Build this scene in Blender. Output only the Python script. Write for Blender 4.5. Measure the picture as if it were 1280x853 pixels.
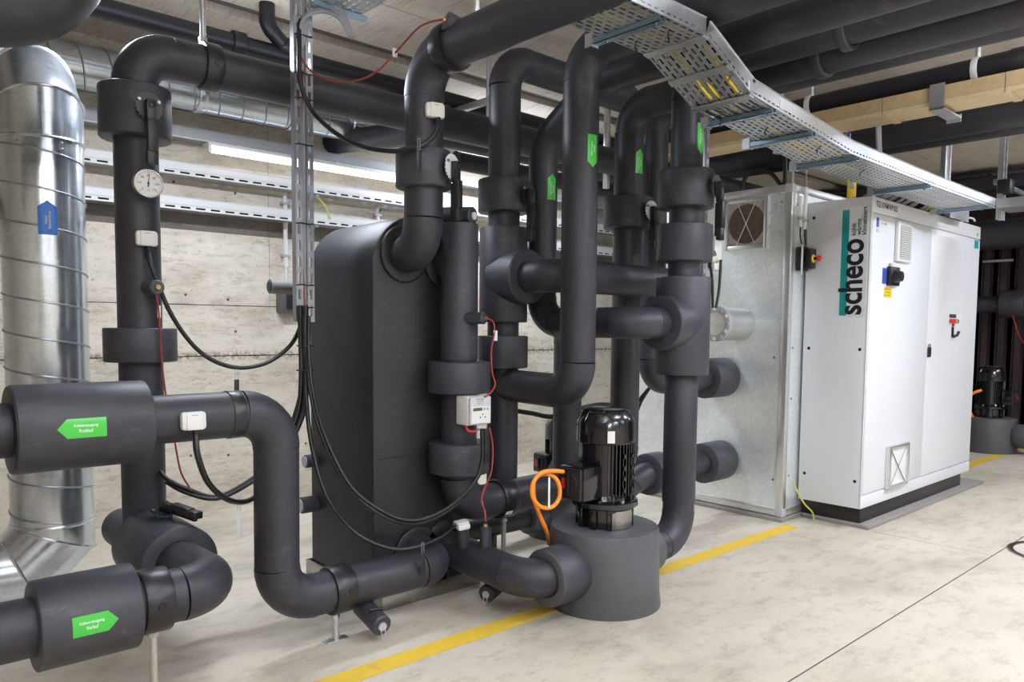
import bpy, bmesh, math, random
from mathutils import Vector, Matrix
random.seed(7)
PI = math.pi
for _o in list(bpy.data.objects):
    bpy.data.objects.remove(_o)
SC = bpy.context.scene
COL = SC.collection

# ------------------------------------------------------------------ camera
cam_data = bpy.data.cameras.new('camera')
cam_data.sensor_width = 36.0
cam_data.lens = 949.583 / 1280 * 36.0
cam_data.shift_y = 46.58 / 1280
cam_data.clip_start = 0.05
camera = bpy.data.objects.new('camera', cam_data)
COL.objects.link(camera)
_y, _p, _r = math.radians(47.7332), math.radians(-3.80625), math.radians(0.50904)
_f = Vector((math.cos(_p) * math.cos(_y), math.cos(_p) * math.sin(_y), math.sin(_p)))
_rt = _f.cross(Vector((0, 0, 1))).normalized()
_u = _rt.cross(_f)
_r2 = math.cos(_r) * _rt + math.sin(_r) * _u
_u2 = -math.sin(_r) * _rt + math.cos(_r) * _u
_m = Matrix((_r2, _u2, -_f)).transposed().to_4x4()
_m.translation = Vector((0, 0, 1.4))
camera.matrix_world = _m
SC.camera = camera

# ------------------------------------------------------------------ world, lamps, exposure
world = bpy.data.worlds.new('world')
SC.world = world
world.use_nodes = True
world.node_tree.nodes['Background'].inputs[0].default_value = (0.80, 0.84, 0.92, 1)
world.node_tree.nodes['Background'].inputs[1].default_value = 0.35


def area(name, loc, size, power, target=None, color=(0.90, 0.965, 1.10)):
    d = bpy.data.lights.new(name, 'AREA')
    d.shape = 'RECTANGLE'
    d.size, d.size_y = size
    d.energy = power
    d.color = color
    o = bpy.data.objects.new(name, d)
    COL.objects.link(o)
    o.location = loc
    if target is not None:
        o.rotation_euler = (Vector(target) - Vector(loc)).to_track_quat('-Z', 'Y').to_euler()
    return o


# the rows of ceiling battens over the aisle (out of the picture); the upward halves are added fill
def batten(loc, size, down, up):  # also builds the added fill lamps
    area('lamp_and_fill', loc, size, down)
    o = area('upward_fill', (loc[0], loc[1], loc[2] + 0.03), size, up)
    o.rotation_euler = (PI, 0, 0)


batten((3.5, 0.2, 3.12), (1.5, 0.2), 135, 95)
batten((0.7, 0.9, 2.6), (1.2, 0.15), 12, 85)  # added low fill out of view, mainly to lift the left ceiling
batten((6.4, 0.1, 3.12), (1.5, 0.2), 125, 110)
batten((9.4, 0.1, 3.12), (1.5, 0.2), 60, 60)
batten((-0.4, -2.4, 3.12), (1.5, 0.2), 115, 50)
batten((2.2, -2.4, 3.12), (1.5, 0.2), 120, 130)
batten((5.0, -2.4, 3.12), (1.5, 0.2), 110, 70)
# added fill lamps, hidden behind the pipework, that brighten the rear wall
batten((1.7, 4.15, 2.90), (1.4, 0.12), 58, 3)
batten((4.6, 4.95, 2.95), (1.4, 0.12), 60, 3)

SC.view_settings.view_transform = 'Standard'
SC.view_settings.look = 'None'
SC.view_settings.gamma = 1.0
SC.view_settings.exposure = -0.12
SC.view_settings.use_curve_mapping = False
SC.cycles.use_denoising = True
SC.cycles.max_bounces = 8
SC.cycles.sample_clamp_indirect = 6.0


# ------------------------------------------------------------------ materials
def new_mat(name):
    m = bpy.data.materials.new(name)
    m.use_nodes = True
    nt = m.node_tree
    return m, nt, nt.nodes['Principled BSDF']


def noise(nt, scale, detail=4.0, rough=0.55, mapping=None):
    n = nt.nodes.new('ShaderNodeTexNoise')
    n.inputs['Scale'].default_value = scale
    n.inputs['Detail'].default_value = detail
    n.inputs['Roughness'].default_value = rough
    tc = nt.nodes.new('ShaderNodeNewGeometry')
    if mapping:
        mp = nt.nodes.new('ShaderNodeMapping')
        mp.inputs['Scale'].default_value = mapping
        nt.links.new(tc.outputs['Position'], mp.inputs['Vector'])
        nt.links.new(mp.outputs['Vector'], n.inputs['Vector'])
    else:
        nt.links.new(tc.outputs['Position'], n.inputs['Vector'])
    return n


def ramp(nt, src, stops):
    r = nt.nodes.new('ShaderNodeValToRGB')
    els = r.color_ramp.elements
    while len(els) < len(stops):
        els.new(0.5)
    for e, (p, c) in zip(els, stops):
        e.position = p
        e.color = (*c, 1) if len(c) == 3 else c
    nt.links.new(src, r.inputs['Fac'])
    return r


def mix(nt, fac, a, b, mode='MIX'):
    m = nt.nodes.new('ShaderNodeMix')
    m.data_type = 'RGBA'
    m.blend_type = mode
    for sock, v in ((m.inputs[0], fac), (m.inputs[6], a), (m.inputs[7], b)):
        if isinstance(v, (int, float)):
            sock.default_value = v
        elif isinstance(v, tuple):
            sock.default_value = (*v, 1)
        else:
            nt.links.new(v, sock)
    return m.outputs[2]


def bump(nt, bsdf, height, strength=0.2, dist=0.01):
    b = nt.nodes.new('ShaderNodeBump')
    b.inputs['Strength'].default_value = strength
    b.inputs['Distance'].default_value = dist
    nt.links.new(height, b.inputs['Height'])
    nt.links.new(b.outputs['Normal'], bsdf.inputs['Normal'])


def plain(name, col, rough=0.5, metal=0.0, var=0.06, emit=0.0, coat=0.0):
    m, nt, b = new_mat(name)
    n = noise(nt, 35.0)
    lo = tuple(max(0, c * (1 - var)) for c in col)
    hi = tuple(min(1, c * (1 + var)) for c in col)
    r = ramp(nt, n.outputs['Fac'], [(0.3, lo), (0.7, hi)])
    nt.links.new(r.outputs['Color'], b.inputs['Base Color'])
    b.inputs['Roughness'].default_value = rough
    b.inputs['Metallic'].default_value = metal
    if coat:
        b.inputs['Coat Weight'].default_value = coat
    if emit:
        b.inputs['Emission Color'].default_value = (*col, 1)
        b.inputs['Emission Strength'].default_value = emit
    return m


def foam_material(name='rubber_foam', col=(0.033, 0.033, 0.042), scuff=(0.12, 0.118, 0.12)):
    m, nt, b = new_mat(name)
    n1 = noise(nt, 3.0, 5.0)
    base = ramp(nt, n1.outputs['Fac'], [(0.35, tuple(c * 0.82 for c in col)), (0.7, tuple(c * 1.2 for c in col))])
    n2 = noise(nt, 9.0, 8.0, 0.7, (1.0, 1.0, 2.2))
    sc = ramp(nt, n2.outputs['Fac'], [(0.57, (0, 0, 0)), (0.72, (0.45, 0.45, 0.45))])
    colr = mix(nt, sc.outputs['Color'], base.outputs['Color'], scuff)
    nt.links.new(colr, b.inputs['Base Color'])
    b.inputs['Roughness'].default_value = 0.46
    b.inputs['Specular IOR Level'].default_value = 0.42
    n3 = noise(nt, 260.0, 2.0)
    n4 = noise(nt, 14.0, 3.0)
    add = nt.nodes.new('ShaderNodeMath')
    add.operation = 'MULTIPLY_ADD'
    nt.links.new(n4.outputs['Fac'], add.inputs[0])
    add.inputs[1].default_value = 1.5
    nt.links.new(n3.outputs['Fac'], add.inputs[2])
    bump(nt, b, add.outputs[0], 0.12, 0.004)
    return m


def galv_material(name, col=(0.70, 0.73, 0.77), rough=0.30, cell=38.0, streak=None, metal=0.9):
    m, nt, b = new_mat(name)
    v = nt.nodes.new('ShaderNodeTexVoronoi')
    v.inputs['Scale'].default_value = cell
    g = nt.nodes.new('ShaderNodeNewGeometry')
    nt.links.new(g.outputs['Position'], v.inputs['Vector'])
    sep = nt.nodes.new('ShaderNodeSeparateColor')
    nt.links.new(v.outputs['Color'], sep.inputs[0])
    r = ramp(nt, sep.outputs[0], [(0.0, tuple(c * 0.93 for c in col)), (1.0, tuple(min(1, c * 1.06) for c in col))])
    n = noise(nt, 2.2, 6.0, 0.65, streak)
    d = ramp(nt, n.outputs['Fac'], [(0.35, (0.88, 0.88, 0.88)), (0.65, (1, 1, 1))])
    c = mix(nt, 1.0, r.outputs['Color'], d.outputs['Color'], 'MULTIPLY')
    nt.links.new(c, b.inputs['Base Color'])
    b.inputs['Metallic'].default_value = metal
    rr = ramp(nt, n.outputs['Fac'], [(0.3, (rough * 0.75,) * 3), (0.7, (rough * 1.3,) * 3)])
    nt.links.new(rr.outputs['Color'], b.inputs['Roughness'])
    return m


def floor_material():
    m, nt, b = new_mat('floor_concrete')
    n1 = noise(nt, 0.9, 8.0, 0.62, (1.0, 1.6, 1.0))
    r1 = ramp(nt, n1.outputs['Fac'], [(0.30, (0.39, 0.345, 0.285)), (0.46, (0.575, 0.52, 0.425)), (0.70, (0.67, 0.62, 0.52))])
    n2 = noise(nt, 5.0, 10.0, 0.78, (1.0, 1.7, 1.0))
    r2 = ramp(nt, n2.outputs['Fac'], [(0.32, (0.62, 0.59, 0.56)), (0.50, (1, 1, 1))])
    c = mix(nt, 0.8, r1.outputs['Color'], r2.outputs['Color'], 'MULTIPLY')
    n3 = noise(nt, 17.0, 4.0, 0.6)
    r3 = ramp(nt, n3.outputs['Fac'], [(0.24, (0.30, 0.28, 0.25)), (0.31, (1, 1, 1))])
    c = mix(nt, 0.55, c, r3.outputs['Color'], 'MULTIPLY')
    nt.links.new(c, b.inputs['Base Color'])
    rr = ramp(nt, n2.outputs['Fac'], [(0.3, (0.62,) * 3), (0.7, (0.42,) * 3)])
    nt.links.new(rr.outputs['Color'], b.inputs['Roughness'])
    n4 = noise(nt, 90.0, 6.0)
    bump(nt, b, n4.outputs['Fac'], 0.08, 0.004)
    return m


def wall_material(name, a, bb, c3, m1=(1.0, 1.0, 1.8), m2=(0.6, 0.6, 2.4)):
    m, nt, b = new_mat(name)
    n1 = noise(nt, 1.6, 8.0, 0.68, m1)
    r1 = ramp(nt, n1.outputs['Fac'], [(0.30, a), (0.5, bb), (0.70, c3)])
    n2 = noise(nt, 13.0, 10.0, 0.78, m2)
    r2 = ramp(nt, n2.outputs['Fac'], [(0.34, (0.60, 0.57, 0.53)), (0.50, (1, 1, 1))])
    c = mix(nt, 0.85, r1.outputs['Color'], r2.outputs['Color'], 'MULTIPLY')
    n5 = noise(nt, 45.0, 3.0, 0.6)
    r5 = ramp(nt, n5.outputs['Fac'], [(0.27, (0.40, 0.37, 0.33)), (0.34, (1, 1, 1))])
    c = mix(nt, 0.8, c, r5.outputs['Color'], 'MULTIPLY')
    # pitted, darker seam left by the pour joint at about 1.17 m
    sp = nt.nodes.new('ShaderNodeSeparateXYZ')
    gg = nt.nodes.new('ShaderNodeNewGeometry')
    nt.links.new(gg.outputs['Position'], sp.inputs[0])
    mr = nt.nodes.new('ShaderNodeMapRange')
    mr.inputs['From Min'].default_value = 1.05
    mr.inputs['From Max'].default_value = 1.30
    nt.links.new(sp.outputs[2], mr.inputs['Value'])
    band = ramp(nt, mr.outputs[0], [(0.28, (0, 0, 0)), (0.44, (1, 1, 1)), (0.52, (1, 1, 1)), (0.66, (0, 0, 0))])
    n6 = noise(nt, 30.0, 6.0, 0.7)
    r6 = ramp(nt, n6.outputs['Fac'], [(0.42, (0.38, 0.35, 0.31)), (0.56, (1, 1, 1))])
    c = mix(nt, band.outputs['Color'], c, mix(nt, 1.0, c, r6.outputs['Color'], 'MULTIPLY'))
    nt.links.new(c, b.inputs['Base Color'])
    b.inputs['Roughness'].default_value = 0.85
    bump(nt, b, n2.outputs['Fac'], 0.3, 0.01)
    return m


FOAM = foam_material()
FOAM2 = foam_material('rubber_foam_cover', (0.045, 0.045, 0.056), (0.15, 0.148, 0.15))
FOAMH = foam_material('rubber_foam_shaded', (0.019, 0.020, 0.023), (0.06, 0.06, 0.06))  # shade of the weakly lit exchanger put into a darker foam colour
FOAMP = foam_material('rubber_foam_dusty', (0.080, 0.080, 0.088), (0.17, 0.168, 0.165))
FOAMD = foam_material('rubber_foam_end', (0.016, 0.016, 0.018), (0.03, 0.03, 0.03))
CLAMP = plain('black_clamp_rubber', (0.016, 0.016, 0.018), 0.36)
PLAST = plain('black_plastic', (0.012, 0.012, 0.014), 0.38)
GLOSS = plain('black_enamel', (0.006, 0.006, 0.008), 0.17, coat=0.4)
CABLE = plain('black_cable_sheath', (0.011, 0.011, 0.013), 0.42)
PVC = plain('black_drain_plastic', (0.009, 0.009, 0.014), 0.42)
GREYCAB = plain('grey_cable_sheath', (0.30, 0.31, 0.34), 0.5)
RED = plain('red_wire', (0.27, 0.035, 0.028), 0.5)
ORANGE = plain('orange_cable', (0.9, 0.27, 0.02), 0.42)
GALV = galv_material('galvanised_sheet', (0.90, 0.95, 0.97), 0.34, 60.0, None, 0.48)
GALVD = galv_material('galvanised_duct', (0.70, 0.76, 0.82), 0.22, 90.0, (1.0, 1.0, 6.0))
SEAM = plain('duct_seam_zinc', (0.36, 0.39, 0.43), 0.35, 0.85)
GALVR = galv_material('weathered_channel', (0.40, 0.41, 0.44), 0.42, 160.0)
GALVT = galv_material('galvanised_tray', (0.70, 0.72, 0.75), 0.36, 120.0)
ZINC = galv_material('zinc_plated_steel', (0.42, 0.58, 0.74), 0.30, 200.0)
STEEL = plain('stainless_steel', (0.36, 0.35, 0.335), 0.30, 1.0)
ALU = plain('aluminium_profile', (0.78, 0.78, 0.78), 0.36, 0.9)
WHITE = plain('white_powder_coat', (0.72, 0.735, 0.76), 0.42, var=0.012)
WHITEP = plain('white_plastic', (0.78, 0.78, 0.77), 0.4, var=0.02)
GREYP = plain('grey_plastic', (0.42, 0.43, 0.44), 0.45)
GREYL = plain('light_grey_trunking', (0.46, 0.47, 0.49), 0.5)
DARKGREY = plain('dark_grey_plinth', (0.012, 0.012, 0.013), 0.4)
GREEN = plain('green_sticker', (0.06, 0.52, 0.06), 0.28, var=0.03)
BLUE = plain('blue_sticker', (0.0, 0.15, 0.65), 0.3, var=0.03)
TEAL = plain('teal_print', (0.005, 0.27, 0.25), 0.4, var=0.02)
INK = plain('black_print', (0.008, 0.008, 0.009), 0.5)
LETTER = plain('white_print', (0.85, 0.87, 0.85), 0.5)
YELLOW = plain('yellow_plastic', (0.85, 0.62, 0.02), 0.4)
REDP = plain('red_plastic', (0.65, 0.02, 0.03), 0.32)
GREENP = plain('green_lens', (0.02, 0.25, 0.08), 0.3)
AMBER = plain('amber_lens', (0.9, 0.35, 0.03), 0.3)
BLUEP = plain('blue_plate', (0.03, 0.08, 0.42), 0.4)
BRASS = plain('brass_fitting', (0.62, 0.48, 0.26), 0.32, 0.9)
LCD = plain('liquid_crystal_display', (0.17, 0.21, 0.10), 0.3)
FILTER = plain('brown_filter_mat', (0.10, 0.075, 0.055), 0.95, var=0.3)
FILTERL = plain('pale_filter_mat', (0.40, 0.37, 0.33), 0.95, var=0.15)
TEALV = plain('teal_valve_body', (0.0, 0.12, 0.18), 0.35)
BEIGE = plain('beige_fire_board', (0.50, 0.37, 0.20), 0.8, var=0.10)
BEIGEL = plain('pale_fire_board', (0.66, 0.53, 0.33), 0.8, var=0.08)
MAROON = plain('dark_maroon_cladding', (0.040, 0.024, 0.034), 0.40)
PADM = plain('grey_base_pad', (0.27, 0.25, 0.24), 0.8, var=0.1)
TUBE = plain('lit_tube', (1.0, 1.0, 1.0), 0.5, var=0.0, emit=3.2)
FLOORM = floor_material()
JOINT = plain('joint_filler', (0.10, 0.09, 0.08), 0.9)
WALLM = wall_material('wall_concrete', (0.53, 0.475, 0.39), (0.72, 0.66, 0.55), (0.84, 0.785, 0.68))
CEILM = wall_material('ceiling_concrete', (0.48, 0.435, 0.38), (0.67, 0.61, 0.54), (0.78, 0.725, 0.65), (0.35, 1.0, 1.0), (4.0, 0.35, 1.0))
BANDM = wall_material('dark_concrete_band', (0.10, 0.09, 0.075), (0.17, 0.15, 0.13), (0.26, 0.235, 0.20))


def yellow_material():
    m, nt, b = new_mat('yellow_floor_paint')
    n = noise(nt, 9.0, 8.0, 0.75)
    r = ramp(nt, n.outputs['Fac'], [(0.28, (0.48, 0.36, 0.14)), (0.40, (0.74, 0.50, 0.05)), (0.7, (0.82, 0.56, 0.05))])
    nt.links.new(r.outputs['Color'], b.inputs['Base Color'])
    b.inputs['Roughness'].default_value = 0.55
    return m


YELL = yellow_material()


# ------------------------------------------------------------------ object helpers
def tag(o, label=None, cat=None, group=None, kind=None):
    if label:
        o['label'] = label
    if cat:
        o['category'] = cat
    if group:
        o['group'] = group
    if kind:
        o['kind'] = kind
    return o


def thing(name, label, cat, loc=(0, 0, 0), group=None):
    o = bpy.data.objects.new(name, None)
    o.empty_display_size = 0.05
    COL.objects.link(o)
    o.location = loc
    return tag(o, label, cat, group)


def root_loc(o):
    while o.parent is not None:
        o = o.parent
    return Vector(o.location)


def obj(name, bm, mat, parent=None, smooth=True, angle=38.0):
    """link the bmesh (world coordinates) as one mesh object"""
    if parent is not None:
        off = root_loc(parent)
    else:
        mn = [min(v.co[i] for v in bm.verts) for i in range(3)]
        mx = [max(v.co[i] for v in bm.verts) for i in range(3)]
        off = Vector(((mn[0] + mx[0]) / 2, (mn[1] + mx[1]) / 2, mn[2]))
    bmesh.ops.translate(bm, verts=bm.verts, vec=-off)
    bmesh.ops.recalc_face_normals(bm, faces=bm.faces)
    me = bpy.data.meshes.new(name)
    bm.to_mesh(me)
    bm.free()
    me.materials.append(mat)
    if smooth:
        me.polygons.foreach_set('use_smooth', [True] * len(me.polygons))
        me.set_sharp_from_angle(angle=math.radians(angle))
    o = bpy.data.objects.new(name, me)
    COL.objects.link(o)
    if parent is not None:
        o.parent = parent
    else:
        o.location = off
    return o


def struct(name, bm, mat, parent=None, smooth=False):
    o = obj(name, bm, mat, parent, smooth)
    if parent is None:
        o['kind'] = 'structure'
    return o


def dup(root, loc, label, group=None):
    r = root.copy()
    COL.objects.link(r)
    r.location = loc
    r['label'] = label
    if group:
        r['group'] = group
    for ch in list(root.children):
        c = ch.copy()
        COL.objects.link(c)
        c.parent = r
        for g in list(ch.children):
            d = g.copy()
            COL.objects.link(d)
            d.parent = c
    return r


def BM():
    return bmesh.new()


def add_box(bm, lo, hi, bevel=0.0, rot=None, seg=2):
    """box from corner lo to corner hi; rot = 3x3 matrix about the box centre"""
    lo, hi = Vector(lo), Vector(hi)
    c = (lo + hi) / 2
    s = hi - lo
    g = bmesh.ops.create_cube(bm, size=1.0)
    vs = g['verts']
    bmesh.ops.scale(bm, verts=vs, vec=s)
    if bevel > 0:
        es = list({e for v in vs for e in v.link_edges})
        r = bmesh.ops.bevel(bm, geom=es, offset=bevel, segments=seg, profile=0.5, affect='EDGES')
        vs = list({v for f in r['faces'] for v in f.verts} | {v for v in vs if v.is_valid})
    if rot is not None:
        bmesh.ops.rotate(bm, verts=vs, cent=(0, 0, 0), matrix=rot)
    bmesh.ops.translate(bm, verts=vs, vec=c)
    return vs


def box(lo, hi, bevel=0.0, rot=None):
    bm = BM()
    add_box(bm, lo, hi, bevel, rot)
    return bm


def frame_of(axis):
    a = Vector(axis).normalized()
    h = Vector((0, 0, 1)) if abs(a.z) < 0.9 else Vector((1, 0, 0))
    u = h.cross(a).normalized()
    return u, a.cross(u), a


def add_lathe(bm, c, axis, prof, n=36, closed=False):
    """prof: (distance along axis, radius) list; open ends are capped unless closed ring"""
    u, v, a = frame_of(axis)
    c = Vector(c)
    rings = []
    for s, r in prof:
        if r < 1e-6:
            rings.append([bm.verts.new(c + a * s)])
        else:
            rings.append([bm.verts.new(c + a * s + (u * math.cos(2 * PI * i / n) + v * math.sin(2 * PI * i / n)) * r) for i in range(n)])
    pairs = list(zip(rings, rings[1:]))
    if closed:
        pairs.append((rings[-1], rings[0]))
    for A, B in pairs:
        for i in range(n):
            j = (i + 1) % n
            if len(A) == 1 and len(B) == 1:
                continue
            if len(A) == 1:
                bm.faces.new((A[0], B[i], B[j]))
            elif len(B) == 1:
                bm.faces.new((A[i], A[j], B[0]))
            else:
                bm.faces.new((A[i], A[j], B[j], B[i]))
    if not closed:
        if len(rings[0]) > 1:
            bm.faces.new(rings[0])
        if len(rings[-1]) > 1:
            bm.faces.new(rings[-1])


def lathe(c, axis, prof, n=36, closed=False):
    bm = BM()
    add_lathe(bm, c, axis, prof, n, closed)
    return bm


def cyl(a, b, r, n=24, bev=0.0):
    a, b = Vector(a), Vector(b)
    L = (b - a).length
    pr = [(0, r), (L, r)] if bev <= 0 else [(0, r - bev), (bev, r), (L - bev, r), (L, r - bev)]
    return lathe(a, b - a, pr, n)


def ring(a, b, r_out, r_in, n=40, bev=0.006):
    """annulus jacket from a to b with softened outer rims"""
    a, b = Vector(a), Vector(b)
    L = (b - a).length
    pr = [(0, r_in), (0, r_out - bev), (bev * 0.4, r_out - bev * 0.3), (bev, r_out), (L - bev, r_out), (L - bev * 0.4, r_out - bev * 0.3), (L, r_out - bev), (L, r_in)]
    return lathe(a, b - a, pr, n, True)


def add_tube(bm, pts, r, n=24, cap=True):
    pts = [Vector(p) for p in pts]
    rs = r if isinstance(r, (list, tuple)) else [r] * len(pts)
    t0 = (pts[1] - pts[0]).normalized()
    u, v, _ = frame_of(t0)
    rings = []
    prev = t0
    for i, p in enumerate(pts):
        if i == 0:
            t = t0
        elif i == len(pts) - 1:
            t = (pts[i] - pts[i - 1]).normalized()
        else:
            t = ((pts[i + 1] - pts[i]).normalized() + (pts[i] - pts[i - 1]).normalized())
            t = t.normalized() if t.length > 1e-6 else prev
        q = prev.rotation_difference(t)
        u = q @ u
        v = q @ v
        prev = t
        rings.append([bm.verts.new(p + (u * math.cos(2 * PI * k / n) + v * math.sin(2 * PI * k / n)) * rs[i]) for k in range(n)])
    for A, B in zip(rings, rings[1:]):
        for k in range(n):
            j = (k + 1) % n
            bm.faces.new((A[k], A[j], B[j], B[k]))
    if cap:
        bm.faces.new(rings[0])
        bm.faces.new(rings[-1])


def tube(pts, r, n=24, cap=True):
    bm = BM()
    add_tube(bm, pts, r, n, cap)
    return bm


def spline(pts, sub=8):
    P = [Vector(p) for p in pts]
    out = []
    for i in range(len(P) - 1):
        p0 = P[max(i - 1, 0)]
        p1, p2 = P[i], P[i + 1]
        p3 = P[min(i + 2, len(P) - 1)]
        for k in range(sub):
            t = k / sub
            out.append(0.5 * ((2 * p1) + (p2 - p0) * t + (2 * p0 - 5 * p1 + 4 * p2 - p3) * t * t + (3 * p1 - p0 - 3 * p2 + p3) * t ** 3))
    out.append(P[-1])
    return out


def fillet(pts, R, seg=10):
    """split a polyline into straight pieces and rounded corners"""
    P = [Vector(p) for p in pts]
    pieces = []
    cur = P[0]
    for i in range(1, len(P) - 1):
        d1 = (P[i] - P[i - 1]).normalized()
        d2 = (P[i + 1] - P[i]).normalized()
        ang = d1.angle(d2)
        Ri = R[i - 1] if isinstance(R, (list, tuple)) else R
        cut = Ri * math.tan(ang / 2)
        a = P[i] - d1 * cut
        b = P[i] + d2 * cut
        if (a - cur).length > 0.004:
            pieces.append(('straight', [cur, a]))
        n = (d2 - d1 * d1.dot(d2)).normalized()
        cen = a + n * Ri
        arc = []
        for k in range(seg + 1):
            t = ang * k / seg
            arc.append(cen - n * Ri * math.cos(t) + d1 * Ri * math.sin(t))
        pieces.append(('elbow', arc))
        cur = b
    pieces.append(('straight', [cur, P[-1]]))
    return pieces


def pipe_parts(root, pts, r, R, mat=None, n=32, names=('straight_section', 'elbow')):
    for kind, pp in fillet(pts, R):
        if kind == 'straight':
            obj(names[0], tube(pp, r, n), mat or FOAM, root)
        else:
            obj(names[1], tube(pp, r + 0.0022, n), mat or FOAM, root)


def pipe_run(name, label, pts, r, R=0.16, mat=None, group=None, cat='pipe'):
    root = thing(name, label, cat, pts[0], group)
    pipe_parts(root, pts, r, R, mat)
    return root


def jacket(root, a, b, r_out, r_in, mat=None, name='insulation_jacket'):
    return obj(name, ring(a, b, r_out, r_in + 0.0005), mat or FOAM2, root)


def clamp_band(root, c, axis, r, w=0.075, slot=None):
    """black pipe-clamp shell: two lips and a belt, with a drip slot"""
    a = Vector(axis).normalized()
    c = Vector(c)
    pr = [(-w / 2, r + 0.001), (-w / 2, r + 0.013), (-w / 2 + 0.006, r + 0.016), (w / 2 - 0.006, r + 0.016), (w / 2, r + 0.013), (w / 2, r + 0.001)]
    o = obj('clamp_band', lathe(c, a, pr, 40, True), CLAMP, root)
    if slot is not None:
        s = Vector(slot).normalized()
        p = c + s * (r + 0.0165)
        bm = BM()
        add_lathe(bm, p - s * 0.001, s, [(0, 0.015), (0.003, 0.013), (0.003, 0.0)], 14)
        obj('clamp_slot', bm, INK, o)
    return o


# ---- flat lettering
def text_bm(txt, width=None, height=None, bold=0.0, align='CENTER', depth=0.0):
    cu = bpy.data.curves.new('txt', 'FONT')
    cu.body = txt
    cu.align_x = 'LEFT'
    cu.resolution_u = 5
    cu.offset = bold
    cu.size = 1.0
    tmp = bpy.data.objects.new('txt', cu)
    COL.objects.link(tmp)
    me = bpy.data.meshes.new_from_object(tmp)
    bpy.data.objects.remove(tmp)
    bpy.data.curves.remove(cu)
    bm = BM()
    bm.from_mesh(me)
    bpy.data.meshes.remove(me)
    xs = [v.co.x for v in bm.verts]
    ys = [v.co.y for v in bm.verts]
    x0, x1, y0, y1 = min(xs), max(xs), min(ys), max(ys)
    sx = width / (x1 - x0) if width else None
    sy = height / (y1 - y0) if height else None
    sx = sx or sy
    sy = sy or sx
    for v in bm.verts:
        v.co.x = (v.co.x - (x0 + x1) / 2) * sx
        v.co.y = (v.co.y - (y0 + y1) / 2) * sy
        v.co.z = 0
    return bm


def letters(name, parent, txt, c, xd, yd, width=None, height=None, bold=0.0, mat=None):
    """flat lettering centred at c, running along xd with its tops towards yd"""
    bm = text_bm(txt, width, height, bold)
    c, xd, yd = Vector(c), Vector(xd).normalized(), Vector(yd).normalized()
    for v in bm.verts:
        v.co = c + xd * v.co.x + yd * v.co.y
    return obj(name, bm, mat or INK, parent, smooth=False)


def arrow_sticker(root, c, axis, n, r, L, W, tip, lines, th=0.016, mat=None, textdir=1):
    """arrow-shaped sticker bent round a pipe: axis = arrow direction, n = outward direction"""
    a = Vector(axis).normalized()
    n = Vector(n)
    n = (n - a * n.dot(a)).normalized()
    b = a.cross(n)
    c = Vector(c)
    rr = r + 0.0015

    def P(s, t, lift=0.0):
        q = t / rr
        return c + a * s + (n * math.cos(q) + b * math.sin(q)) * (rr + lift)
    bm = BM()
    N = 12
    A, B = [], []
    for i in range(N + 1):
        t = -W / 2 + W * i / N
        e = L / 2 - tip * abs(t) / (W / 2)
        A.append(bm.verts.new(P(-L / 2, t)))
        B.append(bm.verts.new(P(e, t)))
    for i in range(N):
        bm.faces.new((A[i], A[i + 1], B[i + 1], B[i]))
    st = obj('arrow_sticker', bm, mat or GREEN, root)
    st['label'] = 'arrow shaped sticker with white lettering'
    y = (len(lines) - 1) * th * 0.65
    for ln, wdt in lines:
        tb = text_bm(ln, width=wdt, height=th, bold=0.012)
        for v in tb.verts:
            s = textdir * v.co.x - 0.006 - tip * 0.18
            t = -textdir * (v.co.y + y)
            v.co = P(s, t, 0.001)
        obj('lettering', tb, LETTER, st, smooth=False)
        y -= th * 1.3
    return st

# ================================================================== the setting
CEIL = 3.3
# floor: dark bed with cast slabs that leave open joints
fl = struct('floor', box((-4, -4.5, -0.20), (12.4, 6.2, -0.0025)), JOINT)


def floor_slab(x0, y0, x1, y1):
    bm = box((x0, y0, -0.02), (x1, y1, 0.0), 0.003)
    obj('floor_slab', bm, FLOORM, fl, False)


g = 0.0042
floor_slab(-4, -4.5, 12.4, 1.432 - g)
floor_slab(-4, 1.432 + g, 5.39 - g, 6.2)
floor_slab(5.39 + g, 1.432 + g, 12.4, 6.2)

# rear wall of cast concrete, its board-cast fields kept apart by fine joints
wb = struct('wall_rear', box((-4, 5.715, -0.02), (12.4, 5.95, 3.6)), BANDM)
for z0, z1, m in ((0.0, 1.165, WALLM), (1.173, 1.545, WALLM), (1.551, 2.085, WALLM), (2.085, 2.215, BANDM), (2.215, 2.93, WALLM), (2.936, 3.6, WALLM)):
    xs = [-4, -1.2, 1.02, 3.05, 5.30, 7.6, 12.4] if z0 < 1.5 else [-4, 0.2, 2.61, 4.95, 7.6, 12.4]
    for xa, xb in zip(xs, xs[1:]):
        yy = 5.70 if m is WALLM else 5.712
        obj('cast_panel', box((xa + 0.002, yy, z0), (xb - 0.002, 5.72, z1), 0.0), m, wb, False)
# tie holes of the formwork
tb = BM()
for x in (0.25, 1.62, 1.95, 2.3, 2.9, 3.6, 4.3, 4.95):
    for z in (0.42, 1.36, 1.60, 2.40):
        add_lathe(tb, (x + 0.05 * math.sin(9 * x + z * 5), 5.6985, z + 0.02 * math.sin(7 * x)), (0, -1, 0), [(0, 0.010), (0.0004, 0.008), (0.0004, 0.0)], 10)
th = obj('tie_hole', tb, JOINT, wb, False)
th['kind'] = 'stuff'

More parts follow.
